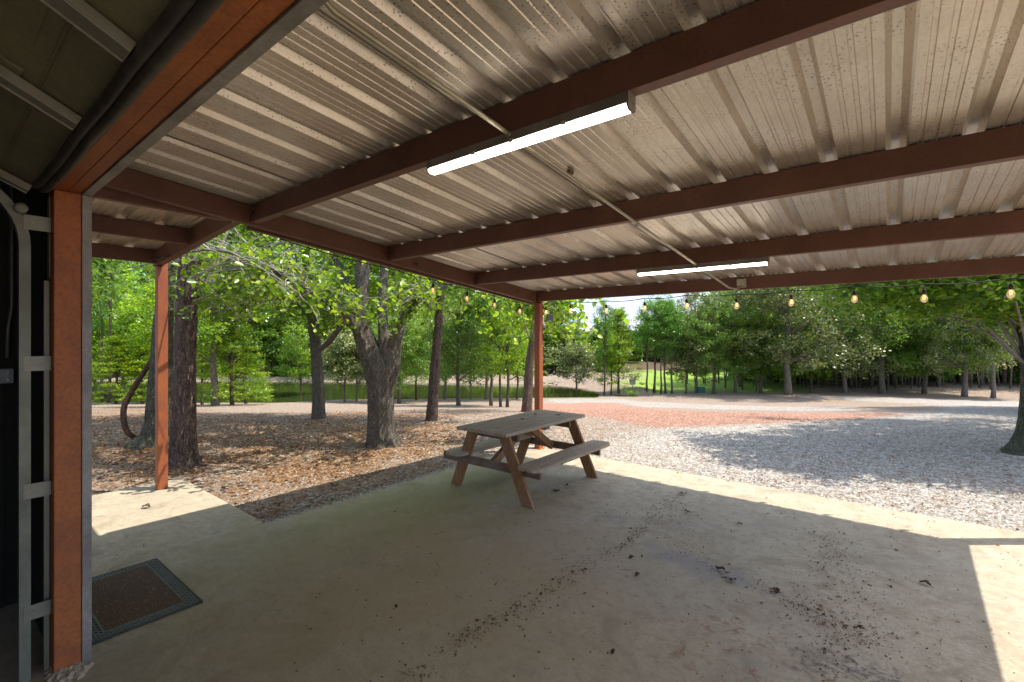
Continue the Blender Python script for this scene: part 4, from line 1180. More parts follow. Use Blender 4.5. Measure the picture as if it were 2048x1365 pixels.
near_tree('pine_tree', 'thick reddish plated pine trunk just right of the left porch post', (366, 932),
          [(366, 945, 0, 90), (366, 928, 0, 68), (367, 912, 0, 52), (368, 880, 0, 44), (369, 800, 0, 40), (371, 700, 0, 38), (375, 600, 0, 37), (379, 500, 0, 35), (388, 350, 0, 32), (400, 100, 0, 28), (410, -200, 0, 20)], 'barkpine',
          [(0.2, 1.5, 7.6, (2.6, 2.2, 1.8), 90, 5.2)], 'leafpine', 70, 0.13, 0.42, 41, 40, aspect=0.25)
T2, ax2, u2, d2 = near_tree('mossy_tree', 'mossy grey tree with a flared root half hidden behind the left porch post', (305, 893),
          [(302, 905, 0, 100), (306, 890, 0, 74), (313, 868, 0, 50), (318, 830, 0, 42), (321, 760, 0, 38), (325, 680, 0, 34), (330, 600, 0, 30), (338, 500, .1, 26), (345, 400, .2, 20), (350, 200, .3, 12)], 'barkmoss',
          [(-0.8, 1.9, 5.0, (3.4, 2.2, 2.2), 160, 2.6)], 'leafmid', 70, 0.10, 0.42, 43, 30)
mb, a_ = pxtube([(278, 884, d2 - .1, 9), (270, 877, d2 - .1, 9), (257, 866, d2 - .15, 9.5), (249, 848, d2 - .15, 10), (248, 816, d2 - .15, 10), (260, 790, d2 - .12, 10), (276, 763, d2 - .1, 9.5), (296, 732, d2 - .05, 9), (308, 712, d2, 8), (318, 690, d2 - .1, 7)], 14, 8, 0.06, 9)
o = mb.build('hanging_vine', M['vine']); tag(o, 'thick brown woody vine curving in a loop beside the mossy tree', 'vine')
near_tree('slender_oak', 'dark slender tree with an upright trunk left of the big forked oak', (637, 838),
          [(637, 845, 0, 36), (637, 832, 0, 26), (637, 800, 0, 22), (635, 740, 0, 21), (630, 680, 0, 20), (624, 625, 0, 19), (616, 560, 0, 16), (610, 490, 0, 14), (600, 350, 0, 11), (598, 150, 0, 7)], 'barkoak',
          [(-0.4, 0.6, 5.6, (3.2, 2.4, 2.9), 190, 2.6), (-0.3, 0.2, 2.6, (2.2, 1.6, 0.8), 50, 1.7)], 'leafmid', 70, 0.11, 0.42, 45)
near_tree('pine_tree', 'leaning slender pine with a reddish trunk between oak and corner post', (862, 842),
          [(861, 850, 0, 32), (863, 838, 0, 23), (866, 800, 0, 21), (870, 740, 0, 19), (874, 680, 0, 17), (879, 620, 0, 15), (884, 550, 0, 14), (892, 400, 0, 11), (900, 150, 0, 8)], 'barkpine',
          [(0.3, 0.5, 6.5, (2.6, 2.2, 2.4), 90, 3.6), (0.3, .2, 3.1, (1.9, 1.4, 0.7), 26, 2.4)], 'leafpine', 60, 0.14, 0.42, 47, aspect=0.25)
near_tree('pine_tree', 'leaning grey pine trunk just left of the orange corner post', (1053, 824),
          [(1052, 832, 0, 30), (1053, 822, 0, 22), (1056, 780, 0, 18), (1059, 730, 0, 16), (1064, 690, 0, 14), (1070, 640, 0, 12), (1076, 560, 0, 10), (1084, 400, 0, 8)], 'barkpine',
          [(0.2, 0.5, 5.4, (2.6, 2.0, 2.2), 90, 3.0)], 'leafpine', 60, 0.15, 0.45, 49, aspect=0.25)
near_tree('maple_tree', 'broad leafy tree with a dark flared trunk at the right edge of the gravel', (2046, 910),
          [(2044, 925, 0, 96), (2046, 910, 0, 66), (2050, 890, 0, 44), (2056, 860, 0, 34), (2060, 800, 0, 28), (2062, 740, 0, 28), (2056, 650, 0, 29), (2050, 580, 0, 28), (2050, 450, 0, 24), (2060, 250, 0, 16)], 'barkmoss',
          [(0.1, 0.2, 5.4, (2.9, 2.1, 2.6), 250, 2.2), (-1.5, 0.1, 2.75, (1.9, 1.5, 0.75), 130, 1.8), (-0.3, -0.7, 2.8, (1.5, 0.8, 0.8), 70, 1.9), (0.6, 0.6, 2.6, (2.0, 1.6, 0.8), 60, 1.8)], 'leafmid', 75, 0.105, 0.40, 51, nb=40)

# ------------------------------------------------------------------ middle and far trees from a few grown prototypes
PROTO = {}
def proto(kind, H, trunk_r, centres, cr, per, ls, leafm, bark_, seed, up=0.45, flat=0.6, aspect=0.62):
    """one grown tree standing at the origin; copies share its meshes"""
    T = empty('proto')
    mb = MB(); rn = random.Random(seed); x = y = 0; pts = []; rr = []
    for k in range(10):
        f = k / 9; pts.append((x, y, -0.3 + f * (H * 0.9 + 0.3))); rr.append(trunk_r * (1.35 if k == 0 else 1) * (1 - 0.8 * f))
        x += rn.uniform(-.05, .05) * H * 0.15; y += rn.uniform(-.05, .05) * H * 0.15
    mb.tube(pts, rr, 10, rough=0.12, seed=seed)
    tr = mb.build('trunk', M[bark_], T)
    cw = crown('crown', centres, cr, per, ls, M[leafm], T, seed, up=up, flat=flat, aspect=aspect)
    mb = MB()
    for i in rn.sample(range(len(centres)), 22):
        e = Vector(centres[i]); zz = max(0.3, min(H * 0.85, e.z * rn.uniform(0.55, 0.85))); f = (zz + .3) / (H * 0.9 + .3)
        s = Vector(pts[min(9, int(f * 9))]); s.z = zz
        mb.tube([s, s.lerp(e, .5) + Vector((0, 0, .15)), e], [trunk_r * .3, trunk_r * .18, trunk_r * .06], 4, cap=False)
    br = mb.build('branches', M[bark_], T)
    PROTO[kind] = (T, tr, cw, br, H)
    return T
def local(c, rad, n, seed, shell=0.55, zmin=0.3):
    q = ell_centres(c, rad, n, np.random.default_rng(seed), shell, zmin)
    return q
def cone(H, r, n, seed, z0=0.4):
    rg = np.random.default_rng(seed); f = rg.uniform(0, 1, n) ** 0.8; a = rg.uniform(0, 6.283, n)
    lay = np.floor(f * 11) / 11 + rg.normal(0, .05, n)
    rr = r * (1 - f) ** 0.8 * (0.45 + 0.55 * rg.uniform(0, 1, n) ** .5) + 0.08
    return np.stack([rr * np.cos(a), rr * np.sin(a), z0 + (H - z0) * lay - rr * 0.15], 1)
proto('broad', 9.0, 0.17, local((0, 0, 5.6), (2.9, 2.9, 3.5), 190, 1, 0.55, 1.9), 0.6, 90, 0.14, 'leafmid', 'barkfar', 101)
proto('broad2', 9.0, 0.18, local((0, 0, 5.0), (3.3, 3.1, 3.9), 260, 2, 0.5, 1.5), 0.6, 90, 0.14, 'leafdark', 'barkoak', 102)
proto('greyoak', 9.0, 0.19, local((0, 0, 5.0), (3.7, 3.4, 4.0), 290, 3, 0.55, 1.4), 0.6, 90, 0.14, 'leafgrey', 'barkfar', 103)
proto('cypress', 6.0, 0.10, cone(6.0, 1.9, 200, 4, 0.5), 0.42, 70, 0.13, 'leafcypress', 'barkpine', 104, 0.6, 0.35, 0.4)
proto('bright', 7.0, 0.10, local((0, 0, 4.1), (2.0, 2.0, 2.9), 150, 5, 0.5, 1.4), 0.5, 80, 0.125, 'leafbright', 'barkpine', 105)
PC_ = np.concatenate([local((0, 0, 10.0), (1.9, 1.9, 3.2), 110, 6, 0.4, 6.2), local((0, 0, 6.0), (1.7, 1.7, 1.5), 20, 7, 0.3, 4.5)])
proto('pine', 13.0, 0.16, PC_, 0.62, 60, 0.22, 'leafpine', 'barkpine', 106, 0.3, 0.7, 0.3)
proto('youngpine', 9.0, 0.09, np.concatenate([local((0, 0, 6.3), (1.5, 1.5, 2.9), 110, 8, 0.4, 2.6)]), 0.5, 60, 0.19, 'leafpine', 'barkoak', 107, 0.3, 0.7, 0.3)
proto('greybush', 4.5, 0.06, local((0, 0, 2.5), (1.5, 1.5, 1.9), 110, 9, 0.4, 0.8), 0.4, 55, 0.12, 'leafgrey', 'barkfar', 108)

used = set()
def place(kind, px, row, H, label, name='tree', group=None, cat='tree', wide=1.0, dd=None, tw=None):
    """a tree whose foot is seen at (px, row); H metres tall"""
    if dd is None: u, d = ground_at(px, row)
    else: d = dd; u = (px - CXP) / FPX * d
    T, tr, cw, br, H0 = PROTO[kind]
    r = T.copy(); COL.objects.link(r)
    r.name = name
    x, y = XY(u, d); r.location = (x, y, tz(u, d) - 0.02)
    s = H / H0; r.scale = (s * wide, s * wide, s)
    r.rotation_euler = (0, 0, (px * 1.7 + row) % 6.283)
    tag(r, label, cat, group)
    for c in (tr, cw, br):
        k = c.copy(); COL.objects.link(k); k.parent = r
        if tw and c is tr:
            cur = 0.17 * s * wide; k.scale = (tw, tw, 1)
    return r
LT = [
 ('broad', 184, 806, 11, 'pale barked tall tree at the far left edge beside the jamb', 'pale_barked_tree', 1.0),
 ('pine', 203, 806, 11, 'thin straight trunk beyond the vine, left one of a close pair', 'thin_pine', .6),
 ('pine', 217, 806, 11, 'thin straight trunk beyond the vine, right one of a close pair', 'thin_pine', .6),
 ('cypress', 232, 808, 3.6, 'lime green bushy cypress behind the curved vine', 'cypress_tree', 1.3),
 ('cypress', 285, 808, 3.2, 'low lime green cypress seen between vine and left porch post', 'cypress_tree', 1.4),
 ('cypress', 405, 810, 3.4, 'lime green cypress directly right of the plated pine trunk', 'cypress_tree', 1.2),
 ('broad', 430, 812, 8.5, 'tree with a grey double trunk beside the lime cypress at the lake', 'twin_trunk_tree', .9),
 ('cypress', 465, 810, 4.2, 'largest lime green cypress leaning over the left end of the lake', 'cypress_tree', 1.25),
 ('cypress', 492, 808, 2.6, 'lowest lime green cypress spreading over the left end of the water', 'cypress_tree', 1.6),
 ('bright', 600, 803, 6.0, 'leafy waterside tree left of the dark slender tree', 'leafy_tree', .9),
 ('bright', 345, 806, 8.0, 'bright green young tree behind the plated pine', 'young_tree', 1.1),
 ('bright', 250, 805, 9.0, 'bright green young tree high above the curved vine', 'young_tree', 1.1),
 ('greybush', 689, 805, 5.2, 'pale olive small tree at the shore immediately left of the forked oak', 'small_tree', 1.0),
 ('greybush', 714, 804, 4.6, 'pale olive small tree touching the left side of the forked oak trunk', 'small_tree', 1.0),
 ('broad2', 798, 808, 6.5, 'dark leafy tree immediately right of the forked oak trunk', 'leafy_tree', .8),
 ('bright', 833, 800, 6.0, 'bright leafy tree at the water left of the leaning reddish pine', 'leafy_tree', .9),
 ('broad', 890, 799, 6.5, 'mid green tree at the water right of the leaning reddish pine', 'leafy_tree', .8),
 ('broad2', 917, 812, 7.0, 'dark straight trunk alone on the bank, right of the leaning reddish pine', 'leafy_tree', .75),
 ('greybush', 941, 799, 5.0, 'grey green small tree by the water between two dark trunks', 'small_tree', 1.0),
 ('broad', 972, 799, 6.5, 'waterside tree behind the group of three thin trunks', 'leafy_tree', .8),
 ('youngpine', 982, 812, 7.5, 'leftmost of three thin dark trunks left of the corner post', 'slim_tree', 1.1),
 ('youngpine', 1001, 814, 7.2, 'middle one of three thin dark trunks left of the corner post', 'slim_tree', .9),
 ('bright', 1014, 815, 6.4, 'rightmost of three thin dark trunks, under brighter leaves', 'slim_tree', .8),
 ('bright', 1034, 799, 5.6, 'small bright tree at the water beside the leaning grey pine', 'leafy_tree', .9),
 ('broad', 1120, 800, 0, '', '', 0),
 ('greybush', 1153, 792, 4.6, 'rounded grey green tree on the shore right of the corner post', 'round_tree', 1.35),
 ('pine', 1208, 792, 6.6, 'grey trunked pine with thin crown at the right end of the lake', 'grey_pine', .8),
 ('cypress', 1238, 788, 6.0, 'tall lime green cypress at the right end of the lake', 'cypress_tree', .95),
 ('bright', 1222, 788, 5.0, 'reddish thin trunked tree under the tall lime cypress', 'thin_tree', .8),
 ('youngpine', 1294, 785, 6.0, 'thin dark pine at the left edge of the lawn grove', 'grove_pine', 1.2),
 ('pine', 1308, 785, 6.9, 'tall pine rising highest against the sky above the lawn', 'grove_pine', 1.0),
 ('youngpine', 1322, 785, 6.3, 'dark pine in the middle of the close row on the lawn', 'grove_pine', 1.1),
 ('pine', 1331, 786, 7.0, 'pine with a bare lower trunk at the right of the close row', 'grove_pine', .9),
 ('youngpine', 1343, 787, 6.6, 'thicker dark trunk standing apart on the lawn', 'grove_pine', 1.2),
 ('greybush', 1372, 787, 4.8, 'pale olive bushy tree behind the green utility box', 'olive_tree', 1.3),
 ('greyoak', 1392, 787, 8.2, 'brownish green tall tree with its top against the sky', 'tall_oak', .55),
 ('broad2', 1427, 788, 7.6, 'dark green oak with a pale trunk right of the green utility box', 'oak_tree', .8),
 ('greybush', 1470, 786, 6.6, 'pale leaved tree between the two pale trunked oaks', 'olive_tree', 1.4),
 ('greyoak', 1577, 790, 12.0, 'large olive oak with a straight grey trunk on the gravel mound', 'oak_tree', .95),
 ('broad2', 1520, 787, 7.0, 'dark tree filling the gap left of the olive oak on the mound', 'woodland_tree', 1.0),
 ('greyoak', 1690, 786, 8.0, 'olive tree between the olive oak and the large dark oak', 'woodland_tree', .9),
 ('broad2', 1848, 788, 8.0, 'dark tree between the large dark oak and the gnarled oak', 'woodland_tree', 1.0),
 ('bright', 1622, 786, 5.0, 'bright young tree with two pale thin stems right of the olive oak', 'young_tree', 1.0),
 ('broad2', 1765, 788, 13.0, 'large dark oak with a pale leaning trunk at the right woods edge', 'oak_tree', .85),
 ('greyoak', 1928, 794, 10.0, 'gnarled oak with pale vines on its trunk near the right edge', 'oak_tree', .75),
 ('broad', 1986, 797, 9.0, 'grey trunk next to the gnarled oak near the right edge', 'oak_tree', .75),
]
for k, px, row, H, lab, nm, wd in LT:
    if H: place(k, px, row, H, lab, nm, wide=wd)
# trees that cast shade from outside the view on the right and above
for i, (px, d, H, k) in enumerate([(2330, 9.0, 11, 'broad'), (2420, 14, 12, 'broad2'), (2200, 15.0, 11, 'greyoak'), (-330, 7.5, 10, 'broad'), (-150, 12, 11, 'broad2'), (60, 16, 11, 'broad'), (300, 15, 12, 'broad2'), (520, 17, 11, 'pine'), (740, 16, 11, 'broad'), (560, 21, 11, 'broad2')][:]):
    if px < 2048 and px > 0: continue
    place(k, px, 0, H, ['shady tree beyond the right edge beside the broad leafy tree', 'dark tree well beyond the right edge of the gravel', 'olive tree behind the broad leafy tree at the right edge', 'leafy tree hidden left of the door jamb', 'dark tree hidden behind the door jamb'][i], 'shade_tree', dd=d)

place('broad', 2470, 0, 9.5, 'leafy tree just beyond the right edge whose shade falls on the near gravel', 'shade_tree', dd=6.5, wide=0.62)
# woods beyond the lake and the lawn, too many to count: one mass each
def woods(name, label, spots, seed):
    rg = np.random.default_rng(seed); rn = random.Random(seed)
    groups = {}; tb = MB()
    for px, d, top, kind in spots:
        u = (px - CXP) / FPX * d; z0 = tz(u, d) - 0.1; H = CH - (top - HOR) / FPX * d - z0
        x, y = XY(u, d)
        if kind == 'thin':
            k_ = rn.uniform(.5, 1.3); tb.tube([(x, y, z0), (x + rn.uniform(-.2, .2), y, z0 + H * .5), (x + rn.uniform(-.5, .5), y, z0 + H)], [0.06 * k_, 0.045 * k_, 0.02 * k_], 5); continue
        if kind.startswith('bush'):
            H = max(0.8, H)
            C = local((0, 0, 0.42), (0.8, 0.8, 0.5), 60, rn.randint(0, 999), 0.3, 0.0) * H + np.array([x, y, z0])
            groups.setdefault({'m': 'broad', 'd': 'dark', 'b': 'bright', 'g': 'grey'}[kind[-1]], []).append((C, 0.16 * H)); continue
        H = max(3.5, H)
        if kind == 'pine':
            C = local((0, 0, 0.66), (0.17, 0.17, 0.32), 60, rn.randint(0, 999), 0.4, 0.25)
        else:
            C = local((0, 0, 0.53), (0.34, 0.34, 0.47), 100, rn.randint(0, 999), 0.45, 0.12)
        C = C * H + np.array([x, y, z0])
        groups.setdefault(kind, []).append((C, 0.085 * H))
        tb.tube([(x, y, z0), (x + rn.uniform(-.2, .2), y, z0 + H * .5), (x + rn.uniform(-.3, .3), y, z0 + H * .8)], [0.013 * H * rn.uniform(.6, 1.1), 0.009 * H, 0.003 * H], 6)
    mats = {'pine': 'leafpine', 'broad': 'leafmid', 'dark': 'leafdark', 'bright': 'leafbright', 'grey': 'leafgrey'}
    Vs, Qs, Rs, Ms = [], [], [], []; nv = 0
    ml = [M['barkfar']]
    for kd, L in groups.items():
        ml.append(M[mats[kd]])
        for C, cr in L:
            Pn, cv = clump_points(C, cr, 42, rg, 0.65)
            V, Q, m_ = leaf_geo(Pn, 0.30, rg, 0.4, 0.6)
            Vs.append(V); Qs.append(Q + nv); nv += len(V)
            Rs.append(0.5 * cv + 0.5 * rg.uniform(0, 1, len(Pn))); Ms.append(np.full(len(Q), len(ml) - 1))
    o = np_mesh(name, np.concatenate(Vs), np.concatenate(Qs), ml[1], np.concatenate(Rs))
    o.data.materials.clear()
    for q in ml: o.data.materials.append(q)
    o.data.polygons.foreach_set('material_index', np.concatenate(Ms).astype(np.int32))
    o['kind'] = 'stuff'; o['label'] = label; o['category'] = 'woods'
    tk = tb.build('trunks', M['barkfar'], o)
    return o
rn = random.Random(77)
sp = []
for d, st in ((47, 62), (56, 55), (72, 70)):
    px = -260
    while px < 1110:
        top = 640 - rn.uniform(60, 250) - (47 < d) * 80
        if px > 1080: top = 585
        if 520 < px < 560: pass
        sp.append((px, d + rn.uniform(-2, 3), top, rn.choice(['broad', 'dark', 'bright', 'pine', 'grey'])))
        px += st * rn.uniform(.8, 1.2)
sp += [(px, 48 + rn.uniform(0, 4), 640 + rn.uniform(-20, 40), rn.choice(['grey', 'broad', 'bright'])) for px in range(1085, 1250, 22)]
for px in range(-260, 1105, 22):
    sp.append((px, 47 + rn.uniform(0, 5), 600 - rn.uniform(0, 70), rn.choice(['broad', 'dark', 'bright', 'grey'])))
    sp.append((px + 8, 50 + rn.uniform(0, 4), 650 - rn.uniform(0, 40), rn.choice(['broad', 'dark', 'bright'])))
    if rn.random() < .6: sp.append((px, 44.5 + rn.uniform(0, 1), 752 - rn.uniform(0, 14), rn.choice(['bush_m', 'bush_b', 'bush_g'])))
px = -260
while px < 1100:
    sp.append((px, 50 + rn.uniform(-2, 2), 722 - rn.uniform(0, 30), rn.choice(['bush_m', 'bush_d', 'bush_b'])))
    sp.append((px + 12, 54 + rn.uniform(-1, 2), 700 - rn.uniform(0, 30), rn.choice(['bush_m', 'bush_d', 'bush_g'])))
    px += rn.uniform(24, 40)
woods('woods', 'mixed woods standing beyond the far shore of the lake', sp, 5)
sp = []
px = 1215
while px < 1470:
    top = np.interp(px, [1200, 1240, 1265, 1300, 1340, 1380, 1420, 1470], [600, 640, 655, 640, 622, 612, 600, 560])
    sp.append((px, 78 + rn.uniform(-4, 10), top + rn.uniform(0, 14), rn.choice(['pine', 'dark', 'pine', 'broad'])))
    sp.append((px + 8, 64 + rn.uniform(-4, 4), top + 45 + rn.uniform(0, 30), rn.choice(['pine', 'dark', 'broad', 'grey'])))
    px += 15
px = 1480
while px < 2500:
    sp.append((px, 40 + rn.uniform(-2.5, 2), 560 - rn.uniform(0, 120), rn.choice(['dark', 'broad', 'grey', 'dark'])))
    sp.append((px + 20, 50 + rn.uniform(-2, 3), 530 - rn.uniform(0, 90), rn.choice(['dark', 'broad', 'pine'])))
    sp.append((px + 10, 60 + rn.uniform(-2, 3), 600 - rn.uniform(0, 90), 'dark'))
    sp.append((px + 5, 41 + rn.uniform(-1, 2), 640 - rn.uniform(0, 45), rn.choice(['dark', 'grey', 'broad'])))
    sp.append((px, 43 + rn.uniform(-2, 2), 742 - rn.uniform(0, 10), 'bush_d'))
    sp.append((px + 22, 46 + rn.uniform(-2, 2), 725 - rn.uniform(0, 20), 'bush_d'))
    for q in range(3): sp.append((px + rn.uniform(0, 44), 38 + rn.uniform(-2.5, 3), 690 - rn.uniform(0, 120), 'thin'))
    px += 44
for i in range(34): sp.append((rn.uniform(1362, 1570), rn.uniform(37, 44), 705 - rn.uniform(0, 25), 'thin'))
for i in range(120): sp.append((rn.uniform(1560, 2150), rn.uniform(36.5, 47), 715 - rn.uniform(0, 45), 'thin'))
for px in range(1230, 1500, 16): sp.append((px, 62 + rn.uniform(0, 6), 715 - rn.uniform(0, 15), rn.choice(['bush_m', 'bush_b', 'bush_d'])))
woods('woods', 'dense woods with dark trunks behind the gravel mound and lawn', sp, 6)
for k, (T, tr, cw, br, H) in PROTO.items():
    for q in (tr, cw, br, T): bpy.data.objects.remove(q, do_unlink=True)
# ------------------------------------------------------------------ small far things
u, d = ground_at(1265, 781); x, y = XY(u, d)
r = empty('park_grill', (x, y, tz(u, d)), rz=YAW, label='small grey box grill on a post at the left edge of the lawn', cat='grill')
r.scale = (0.5, 0.5, 0.8)
mb = MB(); mb.box(-0.04, 0.04, -0.04, 0.04, -0.05, 0.45); mb.build('post', M['greybox'], r)
mb = MB(); mb.prism([(-0.36, 0.4), (0.36, 0.4), (0.40, 0.85), (-0.40, 0.85)], (0, -0.25, 0), (0, 0.25, 0), (1, 0, 0), (0, 0, 1)); mb.build('firebox', M['greybox'], r, 0.02)
mb = MB(); mb.box(-0.42, 0.42, -0.27, 0.27, 0.852, 0.90); mb.build('lid', M['whitepaint'], r, 0.02)
u, d = ground_at(1401, 787); x, y = XY(u, d)
r = empty('utility_box', (x, y, tz(u, d)), rz=YAW, label='low dark green utility box beside the gravel mound', cat='utility box')
r.scale = (0.5, 0.6, 0.75)
mb = MB(); mb.prism([(-0.35, 0), (0.35, 0), (0.35, 0.50), (0.25, 0.62), (-0.35, 0.62)], (-0.5, 0, 0), (0.5, 0, 0), (0, 1, 0), (0, 0, 1)); mb.build('cabinet', M['greenbox'], r, 0.02)
mb = MB(); mb.box(-0.47, -0.01, -0.372, -0.353, 0.06, 0.48); mb.box(0.01, 0.47, -0.372, -0.353, 0.06, 0.48); mb.build('door_panel', M['greenbox'], r, 0.008)
mb = MB(); mb.box(-0.6, 0.6, -0.5, 0.45, -0.1, 0.03); mb.build('pad', M['concrete'], r)

def g_z(x, y):
    u, d = UD(x, y); return terrain(u, d)
def stick(pts, r, label):
    P = []
    for px, row in pts:
        u, d = ground_at(px, row); x, y = XY(u, d); P.append(Vector((x, y, tz(u, d) + r * 0.9)))
    Q = []
    for a, b in zip(P[:-1], P[1:]):
        for k in range(5): Q.append(a.lerp(b, k / 5) + Vector((rn.uniform(-.008, .008), rn.uniform(-.008, .008), rn.uniform(0, .006))))
    Q.append(P[-1])
    mb = MB(); mb.tube(Q, [r * (1.1 - 0.6 * k / (len(Q) - 1)) for k in range(len(Q))], 7)
    tag(mb.build('fallen_branch', M['twig']), label, 'branch', 'fallen branches near the left porch post')
rn = random.Random(8)
stick([(344, 936), (400, 934), (440, 937), (478, 939)], 0.014, 'long pale fallen branch at the foot of the plated pine')
stick([(196, 960), (220, 946), (252, 934)], 0.011, 'thin fallen branch slanting left of the porch post')
stick([(286, 945), (300, 936), (312, 929)], 0.009, 'short thin fallen branch touching the left side of the porch post')
stick([(228, 948), (262, 945), (300, 938)], 0.008, 'thin fallen branch lying level behind the walkway slab')

# pebbles, dry leaves and needles lying on the ground
rg = np.random.default_rng(99)
def scatter(n, dmin, dmax, amin, amax, pw=1.4):
    a = np.radians(rg.uniform(amin, amax, n)); D = dmin + (dmax - dmin) * rg.uniform(0, 1, n) ** pw
    u = D * np.sin(a); d = D * np.cos(a)
    x = u * RT[0] + d * FW[0]; y = u * RT[1] + d * FW[1]
    return u, d, x, y
def on_slab(x, y, m_=0.0):
    j1 = 0.07 * (vnoise(x, y, 0.25, 7) - 0.5)
    return ((x > -4.61 + m_ + j1) & (x < 4.2) & (y < 6.2 - m_ + j1)) | ((x > -6.93 + m_ + j1) & (x < -4.5) & (y < 2.04 - m_ + j1))
def pebbles(name, label, u, d, x, y, z, s, val, mat):
    n = len(x)
    T = np.array([(1, 0, 0), (0.3, 0.9, 0), (-0.8, 0.5, 0), (-0.7, -0.6, 0), (0.4, -0.85, 0), (0, 0, 0.62), (0.35, 0.3, 0.5)])
    F = np.array([(0, 1, 6), (1, 5, 6), (1, 2, 5), (2, 3, 5), (3, 4, 5), (4, 0, 5), (0, 6, 5)])
    th = rg.uniform(0, 6.283, n); c_, s_2 = np.cos(th), np.sin(th)
    asp = rg.uniform(0.55, 1.0, n)
    X = T[None, :, 0] * s[:, None]; Y = T[None, :, 1] * (s * asp)[:, None]; Zz = T[None, :, 2] * (s * rg.uniform(0.6, 1.2, n))[:, None]
    V = np.stack([x[:, None] + X * c_[:, None] - Y * s_2[:, None], y[:, None] + X * s_2[:, None] + Y * c_[:, None], z[:, None] + Zz - 0.001], -1).reshape(-1, 3)
    Q = (np.arange(n)[:, None, None] * 7 + F[None]).reshape(-1, 3)
    o = np_mesh(name, V, Q, M[mat], np.repeat(val, 7), nv=3)
    tag(o, label, 'gravel', kind='stuff')
def groundz(x, y, u, d):
    z = terrain(u, d)
    return np.where((x > -4.9) & (x < 3.5) & (y < 6.4), np.minimum(z, -0.05), z)
u, d, x, y = scatter(60000, 4.6, 12.5, -30, 52, 1.15)
zw_, zr_, zl_2, zg_ = zones(u, d)
k = ~on_slab(x, y, 0.03) & (rg.uniform(0, 1, len(x)) < (0.25 + 0.75 * zw_) * (1 - 0.7 * zl_2)) & (zr_ < 0.4)
u, d, x, y = u[k], d[k], x[k], y[k]
z = np.where(on_slab(x, y), 0.0, groundz(x, y, u, d))
pebbles('gravel', 'white and grey pebbles covering the drive beyond the slab', u, d, x, y, z + 0.0, rg.uniform(0.006, 0.019, len(x)) * (0.7 + d / 16), rg.beta(2, 1.4, len(x)), 'stone')
# pebbles and soil banked up against the slab edges
e = np.concatenate([rg.uniform(-4.6, 2.2, 5000)]); x = np.concatenate([e, -4.61 + rg.normal(0, 0.03, 4000) - 0.03]); y = np.concatenate([6.2 + rg.normal(0, 0.03, 5000) + 0.035, rg.uniform(2.04, 6.2, 4000)])
u, d = UD(x, y); z = np.where(on_slab(x, y, 0.0), 0.0, -0.045 + 0.04 * rg.uniform(0, 1, len(x)))
pebbles('gravel', 'pebbles banked up along the edges of the patio slab', u, d, x, y, z, rg.uniform(0.007, 0.018, len(x)), rg.beta(1.6, 1.8, len(x)), 'stone')
u, d, x, y = scatter(16000, 8.5, 17, -3, 38, 1.0); zr_ = zones(u, d)[1]; k = zr_ > 0.5
u, d, x, y = u[k], d[k], x[k], y[k]
pebbles('red_gravel', 'red crushed gravel strip crossing the yard', u, d, x, y, terrain(u, d), rg.uniform(0.010, 0.026, len(x)), rg.uniform(0, 1, len(x)), 'redstone')

def flakes(name, label, x, y, z, size, val, mat, up=2.2, aspect=0.55, folded=True, cat='leaf litter'):
    Pn = np.stack([x, y, z + 0.004], -1)
    V, Q, m_ = leaf_geo(Pn, 1.0, rg, up, aspect, folded)
    nv_ = 6 if folded else 4
    V = V.reshape(-1, nv_, 3); V = Pn[:, None, :] + (V - Pn[:, None, :]) * size[:, None, None]
    V[..., 2] = np.maximum(V[..., 2], z[:, None] + 0.0015)
    o = np_mesh(name, V.reshape(-1, 3), Q, M[mat], np.repeat(val, m_)); tag(o, label, cat, kind='stuff')
u, d, x, y = scatter(38000, 4.4, 17, -52, -2, 1.3)
zl_2 = zones(u, d)[2]
k = ~on_slab(x, y, -0.02) & (rg.uniform(0, 1, len(x)) < 0.25 + 0.75 * zl_2)
u, d, x, y = u[k], d[k], x[k], y[k]
flakes('leaf_litter', 'brown dry leaves covering the ground under the trees', x, y, groundz(x, y, u, d), rg.uniform(0.018, 0.055, len(x)), rg.beta(1.5, 1.9, len(x)), 'litter')
u, d, x, y = scatter(14000, 5.0, 16, -8, 52, 1.2); k = ~on_slab(x, y, -0.02)
u, d, x, y = u[k], d[k], x[k], y[k]
flakes('leaf_litter', 'scattered brown leaves lying on the pale gravel', x, y, groundz(x, y, u, d) + 0.004, rg.uniform(0.012, 0.036, len(x)), rg.beta(1.3, 2.4, len(x)), 'litter')
u, d, x, y = scatter(16000, 4.6, 11, -50, -8, 1.2); k = ~on_slab(x, y, -0.03)
u, d, x, y = u[k], d[k], x[k], y[k]
flakes('pine_needles', 'rusty pine needles strewn under the left trees', x, y, groundz(x, y, u, d) + 0.004, rg.uniform(0.10, 0.2, len(x)), rg.beta(2.2, 1.4, len(x)), 'litter', 3.0, 0.025, False, 'pine needles')
